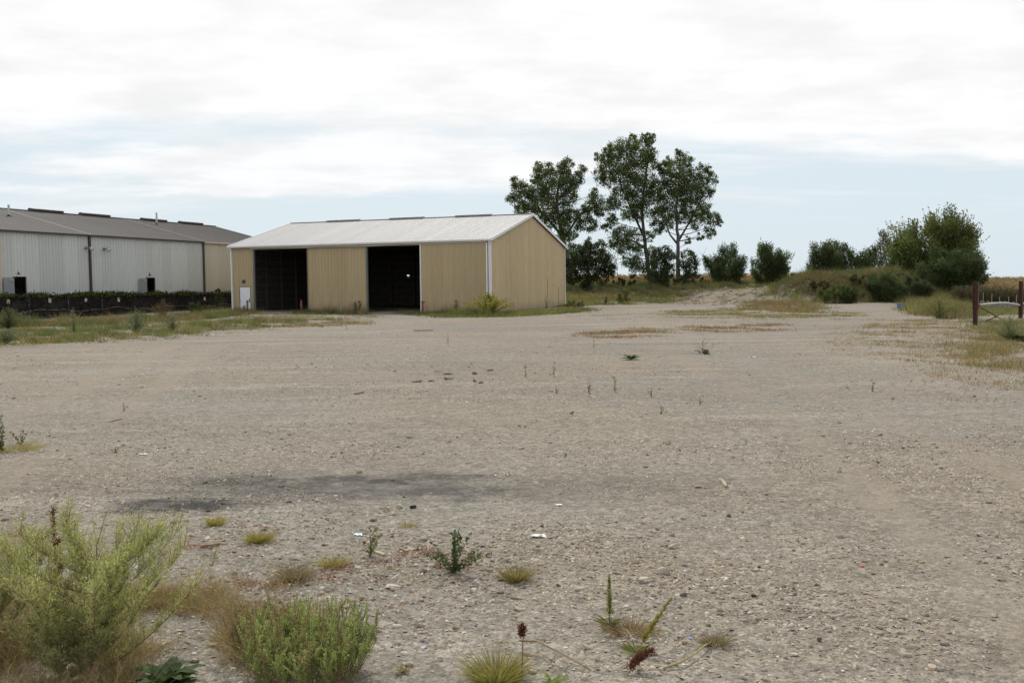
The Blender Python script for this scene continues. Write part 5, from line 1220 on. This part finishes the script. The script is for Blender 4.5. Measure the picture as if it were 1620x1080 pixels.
STONE_C = .90 * np.array([(.46, .40, .31), (.40, .36, .30), (.33, .28, .21), (.52, .47, .39), (.30, .27, .235), (.42, .33, .22), (.24, .21, .18), (.56, .53, .47), (.34, .26, .18)])
def stones(n, y0, y1, s0, s1, VV, FF, seed, power=2.2, box=None):
    rng = np.random.default_rng(seed)
    y = np.sqrt(rng.uniform(y0 ** 2, y1 ** 2, n)); x = rng.uniform(-.62, .62, n) * y
    if box: x = rng.normal(box[0], box[1], n); y = rng.normal(box[2], box[3], n)
    s_ = s0 + (s1 - s0) * rng.random(n) ** power
    cl = (np.sin(x * .55 + 2 * np.sin(y * .4)) + np.sin(y * 1.1 + 1.5 * np.sin(x * .35)) + .8 * np.sin(x * 1.7 + 1.4 * np.sin(y * 1.9)) + .6 * np.sin(x * 3.9 + 2 * np.sin(y * 3.1)))
    for (ax_, bx_2, c_x) in ((2.2, .10, .8), (3.9, .10, .8), (-6.0, -.18, 1.0), (-4.3, -.18, 1.0)):          # worn wheel tracks: swept nearly clean
        d_t = np.abs(x - (ax_ + bx_2 * y + .5 * np.sin(y * .12))); cl = cl - 2.6 * np.exp(-(d_t / (.22 * c_x + .01 * y)) ** 2)
    st_d = np.minimum(np.hypot((x + 1.9) / 2.2, (y - 10.2) / .65), np.hypot((x + 3.3) / .7, (y - 9.35) / .3))
    keep = rng.random(n) < np.clip(.50 + .30 * cl, .05, 1); y, x, s_, st_d = y[keep], x[keep], s_[keep], st_d[keep]; n = len(x)
    ang = rng.uniform(0, 2 * math.pi, n); ca, sa = np.cos(ang), np.sin(ang)
    sx, sy, sz = s_ * rng.uniform(.8, 1.5, n), s_ * rng.uniform(.6, 1.0, n), s_ * rng.uniform(.3, .7, n)
    J = 1 + rng.uniform(-.28, .28, (n, len(VV), 1)); P = VV[None] * J * np.stack([sx, sy, sz], 1)[:, None] / 2
    tl = rng.normal(size=(n, 2)) * .25; P[:, :, 2] += P[:, :, 0] * tl[:, :1] + P[:, :, 1] * tl[:, 1:]
    X = P[:, :, 0] * ca[:, None] - P[:, :, 1] * sa[:, None] + x[:, None]; Y = P[:, :, 0] * sa[:, None] + P[:, :, 1] * ca[:, None] + y[:, None]
    Z = P[:, :, 2] + (tz(x, y) + sz * .08)[:, None]
    V_ = np.stack([X, Y, Z], -1).reshape(-1, 3); F_ = (FF[None] + (np.arange(n) * len(VV))[:, None, None]).reshape(-1, 3)
    C_ = STONE_C[rng.integers(0, len(STONE_C), n)] * rng.uniform(.62, 1.12, (n, 1))
    C_ = C_ * (1 - .65 * (st_d < rng.uniform(.5, 1.15, n)) * (rng.random(n) < .85))[:, None]      # coated black inside the stain
    return V_, F_, np.repeat(C_, len(VV), 0)
parts_ = [stones(112000, 4.0, 12.5, .007, .032, OCT_V, OCT_F, 1, 2.6), stones(3200, 4.0, 13, .02, .07, ICO_V, ICO_F, 2, 3), stones(86000, 12.0, 30, .012, .042, OCT_V, OCT_F, 3, 2.6), stones(1600, 12, 34, .03, .10, ICO_V, ICO_F, 4, 3), stones(28000, 28, 74, .018, .06, OCT_V, OCT_F, 5, 2.6), stones(5200, 5, 9, .012, .05, ICO_V, ICO_F, 6, 2.6, (-1.2, 1.1, 7.4, .8)), stones(2600, 5, 9, .012, .05, ICO_V, ICO_F, 7, 2.6, (1.6, 1.6, 6.2, 1.0)), stones(1500, 5, 9, .08, .5, ICO_V, ICO_F, 8, 3.2, (20.5, 4.0, 104, 6)), stones(500, 5, 9, .08, .55, ICO_V, ICO_F, 9, 3, (30.2, 1.4, 97, 2.0))]
offs = np.cumsum([0] + [len(p[0]) for p in parts_[:-1]]); V_ = np.concatenate([p[0] for p in parts_]); F_ = np.concatenate([p[1] + o for p, o in zip(parts_, offs)]); C_ = np.concatenate([p[2] for p in parts_])
me = bpy.data.meshes.new('gravel'); me.vertices.add(len(V_)); me.vertices.foreach_set('co', V_.astype(np.float32).ravel()); me.loops.add(F_.size); me.loops.foreach_set('vertex_index', F_.astype(np.int32).ravel())
me.polygons.add(len(F_)); me.polygons.foreach_set('loop_start', np.arange(0, F_.size, 3, dtype=np.int32))
ca_ = me.color_attributes.new('col', 'FLOAT_COLOR', 'POINT'); ca_.data.foreach_set('color', np.concatenate([C_, np.ones((len(C_), 1))], 1).astype(np.float32).ravel()); me.update(calc_edges=True)
tag(link('gravel', me, MT['stone']), 'loose pale limestone gravel scattered over the yard', 'gravel', kind='stuff')

import bmesh
def rock(label, px, py, wpx, hpx, col=(.52, .46, .36), name='rock', group='larger rocks lying on the gravel', seed=0, flat=.5):
    rr = random.Random(seed); base = gnd(px, py); w = wpx * base.y / FPX; h = max(hpx * base.y / FPX, .015)
    bm = bmesh.new(); bmesh.ops.create_icosphere(bm, subdivisions=3, radius=.5)
    pl = [(Vector((rr.gauss(0, 1), rr.gauss(0, 1), rr.gauss(0, .6))).normalized(), rr.uniform(.20, .36)) for _ in range(11)]
    for v in bm.verts:
        for (n_, d_) in pl:
            e = v.co.dot(n_) - d_
            if e > 0: v.co -= n_ * e
        v.co += Vector((rr.uniform(-1, 1), rr.uniform(-1, 1), rr.uniform(-1, 1))) * .012
        v.co = Vector((v.co.x * w * 1.25, v.co.y * w * .9, v.co.z * h * 1.7))
    me_ = bpy.data.meshes.new(name); bm.to_mesh(me_); bm.free()
    a_ = me_.color_attributes.new('col', 'FLOAT_COLOR', 'POINT')
    for d_ in a_.data: d_.color = (*col, 1)
    o = link(name, me_, MT['stone'], None, base + Vector((0, 0, h * .3))); o.rotation_euler.z = rr.uniform(0, 6.28) * .15; tag(o, label, 'rock', group); return o
W_, C1, T1 = (.47, .43, .365), (.42, .365, .285), (.33, .25, .165)
RK = [('cream rock alone on the gravel right of centre', 1328, 746, 11, 8, C1), ('blocky cream rock with dark underside right of the green spikes', 1052, 907, 19, 10, W_), ('flat pale slab left of the blocky cream rock', 1018, 920, 22, 7, W_), ('pale flat rock above the blocky cream rock', 1066, 866, 19, 7, W_), ('round white rock on the right foreground', 1203, 934, 13, 8, W_),
      ('pink-tan rock near the bottom right', 1475, 1058, 20, 10, (.45, .35, .27)), ('white pebble rock at the bottom right', 1434, 1074, 9, 7, W_), ('flat white stone in the lower right foreground', 1338, 1030, 12, 5, W_), ('long white stone at the bottom right of centre', 1255, 1036, 20, 5, W_), ('pale lump at the bottom right, left of the pink-tan rock', 1353, 1056, 16, 8, C1),
      ('small tan rock right of the round tan tuft', 1082, 1018, 11, 6, T1), ('brown rock under the leafy upright weed', 692, 897, 16, 9, T1), ('pale rock at the foot of the leafy upright weed', 762, 915, 12, 7, W_), ('tan rock with dark base right of the bottle-brush clump', 572, 948, 15, 6, T1), ('white flat rock above the tan dark-based one', 622, 930, 30, 6, W_),
      ('largest white rock of the small cluster below the stain', 633, 804, 12, 7, W_), ('left white rock of the small cluster below the stain', 612, 808, 13, 8, C1), ('pale rock in the middle of the cluster below the stain', 622, 814, 9, 5, W_), ('black lump at the right of the rock cluster below the stain', 653, 804, 11, 6, (.03, .028, .026)), ('cream rock at the upper edge of the stain', 570, 748, 11, 7, C1),
      ('cream rock right of the stain on grey gravel', 761, 752, 10, 5, C1), ('tan stone right of the fallen stick', 1103, 771, 12, 5, T1), ('cream rock in the lower right foreground by a brown one', 1196, 902, 12, 6, C1), ('brown stone near the lower right centre', 1262, 857, 9, 7, T1), ('dark chunk in the bottom right gravel', 1296, 1014, 10, 6, (.10, .08, .065)),
      ('pale broad stone at the right edge foreground', 1573, 975, 15, 7, C1), ('white stone in the right foreground near the edge', 1500, 1033, 11, 5, W_), ('white rock at the lower right near the edge', 1550, 990, 14, 7, W_), ('tan stone left of the brown wood chunk', 372, 908, 15, 6, T1), ('pale rock under the feathery weed edge', 336, 913, 14, 6, C1)]
for i, (lb, x, y, w, h, c) in enumerate(RK): rock(lb, x, y, w, h, c, seed=i)
def chunk(name, label, cat, p0, p1, th, mat, wd=None, group=None):
    a, b_ = gnd(*p0), gnd(*p1); root = thing(name, label, cat, a, 0, group); v = b_ - a; m = MB(); k_ = 6; wd = wd or th * 2
    pts = [v * (i / k_) + Vector((0, 0, th * .45)) for i in range(k_ + 1)]; i0 = 0; side = v.cross(Vector((0, 0, 1))).normalized(); rings = []
    for i, p in enumerate(pts):
        tp_ = .55 + .45 * math.sin(math.pi * (.12 + .76 * i / k_)); w = wd * tp_ * random.uniform(.85, 1.1) / 2; h = th * tp_ * random.uniform(.85, 1.1) / 2
        rings.append([p + side * w * s1_ + Vector((0, 0, h * s2_)) for s1_, s2_ in ((-1, -.8), (1, -.8), (.9, .8), (-.8, 1))])
    for q, r in zip(rings[:-1], rings[1:]):
        for j in range(4): m.poly([q[j], q[(j + 1) % 4], r[(j + 1) % 4], r[j]])
    m.poly(rings[0]); m.poly(rings[-1]); m.build('piece', mat, root); return root
MT['brownwood'] = simple('brown_rotten_wood', (.19, .13, .085), .9, .35, 14)
chunk('wood_chunk', 'brown chunk of rotten wood near the left grass tufts', 'wood', (317, 866), (348, 862), .03, MT['brownwood'], .05)
chunk('wood_board', 'pale splintered board piece left of the leafy upright weed', 'wood', (640, 872), (668, 868), .018, MT['driftwood'], .06)
chunk('wood_board', 'short brown board end behind the grassy sprig', 'wood', (594, 873), (608, 879), .018, MT['driftwood'], .04)
chunk('fallen_stick', 'short pale stick lying right of the stain', 'stick', (1141, 760), (1149, 771), .03, MT['driftwood'], .04)
chunk('fallen_stick', 'long dark twig on the left of the mid yard', 'stick', (172, 668), (193, 663), .02, MT['drystem'], .03)
chunk('fallen_stick', 'flat dark plank lying before the barn', 'plank', (654, 523.5), (685, 523), .05, MT['wood'], .18)
chunk('fallen_stick', 'short dark stick left of the dirt clods', 'stick', (561, 624), (575, 621), .03, MT['wood'], .05)
def scrap(label, px, py, w, h, mat, name='paper_scrap', seed=0, cat='litter'):
    rr = random.Random(seed); p = gnd(px, py); W = w * p.y / FPX; D = h * p.y / FPX * 2.2; m = MB(); g = 5
    hgt = [[rr.uniform(.0, .3) * W * .4 + .006 for _ in range(g + 1)] for _ in range(g + 1)]
    q = lambda i, j: (W * (i / g - .5) + rr.uniform(-.02, .02) * 0 + .1 * W * math.sin(j * 1.7), D * (j / g - .5) + .15 * D * math.sin(i * 2.1), hgt[i][j])
    for i in range(g):
        for j in range(g): m.poly([q(i, j), q(i + 1, j), q(i + 1, j + 1), q(i, j + 1)])
    root = thing(name, label, cat, p); m.build('sheet', mat, root)
MT['redp'] = simple('red_plastic', (.45, .04, .04), .5, .1, 10, 0, 0); MT['bluep'] = simple('blue_litter', (.10, .17, .40), .5, .1, 10, 0, 0); MT['cyanp'] = simple('pale_blue_wrapper', (.55, .68, .75), .5, .1, 10, 0, 0)
scrap('crumpled white paper scrap right of the leafy upright weed', 851, 849, 25, 6, MT['paper'], seed=1)
scrap('pale blue wrapper by the grassy sprig', 567, 846, 13, 6, MT['cyanp'], 'wrapper', 2)
scrap('small red plastic bit on the right foreground', 1363, 896, 8, 3, MT['redp'], 'plastic_bit', 3)
scrap('tiny red plastic bit on the mid yard left of centre', 709, 699, 8, 3, MT['redp'], 'plastic_bit', 4)
scrap('blue bit of litter at the bottom centre', 673, 1024, 5, 4, MT['bluep'], 'plastic_bit', 5)
scrap('blue bit of litter near the lying straw stem', 1092, 1010, 5, 4, MT['bluep'], 'plastic_bit', 6)
scrap('white scrap on the grey gravel right of the stain', 884, 799, 10, 3, MT['paper'], seed=7)
scrap('white flake on the gravel at mid left', 226, 719, 12, 3, MT['paper'], seed=8)
scrap('white scrap on the far gravel right', 1190, 565, 10, 2, MT['paper'], seed=9)
# dirt clods in the middle of the yard
MT['clod'] = vcol_mat('dirt_clod')
CLODS = [((692, 588, 18, 2), 'leftmost flat dirt clod of the far row in mid yard'), ((708, 592, 20, 4), 'second dirt clod of the far row in mid yard'), ((751, 592, 10, 4), 'round dark dirt clod of the far row in mid yard'), ((775, 586, 18, 3), 'rightmost dirt clod of the far row in mid yard'),
         ((660, 604, 22, 4), 'leftmost broad dirt clod of the near row in mid yard'), ((682, 603, 15, 3), 'second dirt clod of the near row in mid yard'), ((708, 600, 18, 4), 'middle dirt clod of the near row in mid yard'), ((750, 604, 6, 4), 'smallest dirt clod of the near row in mid yard'), ((760, 606, 9, 3), 'rightmost dirt clod of the near row in mid yard')]
for i, ((x, y, w, h), lb) in enumerate(CLODS):
    rock(lb, x, y, w, h, (.16, .135, .105), 'dirt_clod', 'dirt clods in the middle of the yard', 100 + i)
# blue bin by the mound
p = gnd(1425, 487.5)
bin_ = thing('blue_bin', 'bright blue plastic bin at the foot of the mound', 'bin', p, .2)
m = MB(); w0, w1, h = .20, .25, .36
for (a, b_) in (((-1, -1), (1, -1)), ((1, -1), (1, 1)), ((1, 1), (-1, 1)), ((-1, 1), (-1, -1))):
    m.poly([(a[0] * w0, a[1] * w0 * .7, 0), (b_[0] * w0, b_[1] * w0 * .7, 0), (b_[0] * w1, b_[1] * w1 * .7, h), (a[0] * w1, a[1] * w1 * .7, h)])
m.poly([(-w0, -w0 * .7, .005), (w0, -w0 * .7, .005), (w0, w0 * .7, .005), (-w0, w0 * .7, .005)]); m.build('body', MT['blue'], bin_)
m = MB(); e = w1 + .015
for (a, b_) in (((-e, -e * .7, h), (e, -e * .7, h)), ((e, -e * .7, h), (e, e * .7, h)), ((e, e * .7, h), (-e, e * .7, h)), ((-e, e * .7, h), (-e, -e * .7, h))): m.bar(a, b_, .03, .04)
m.build('rim', MT['blue'], bin_)
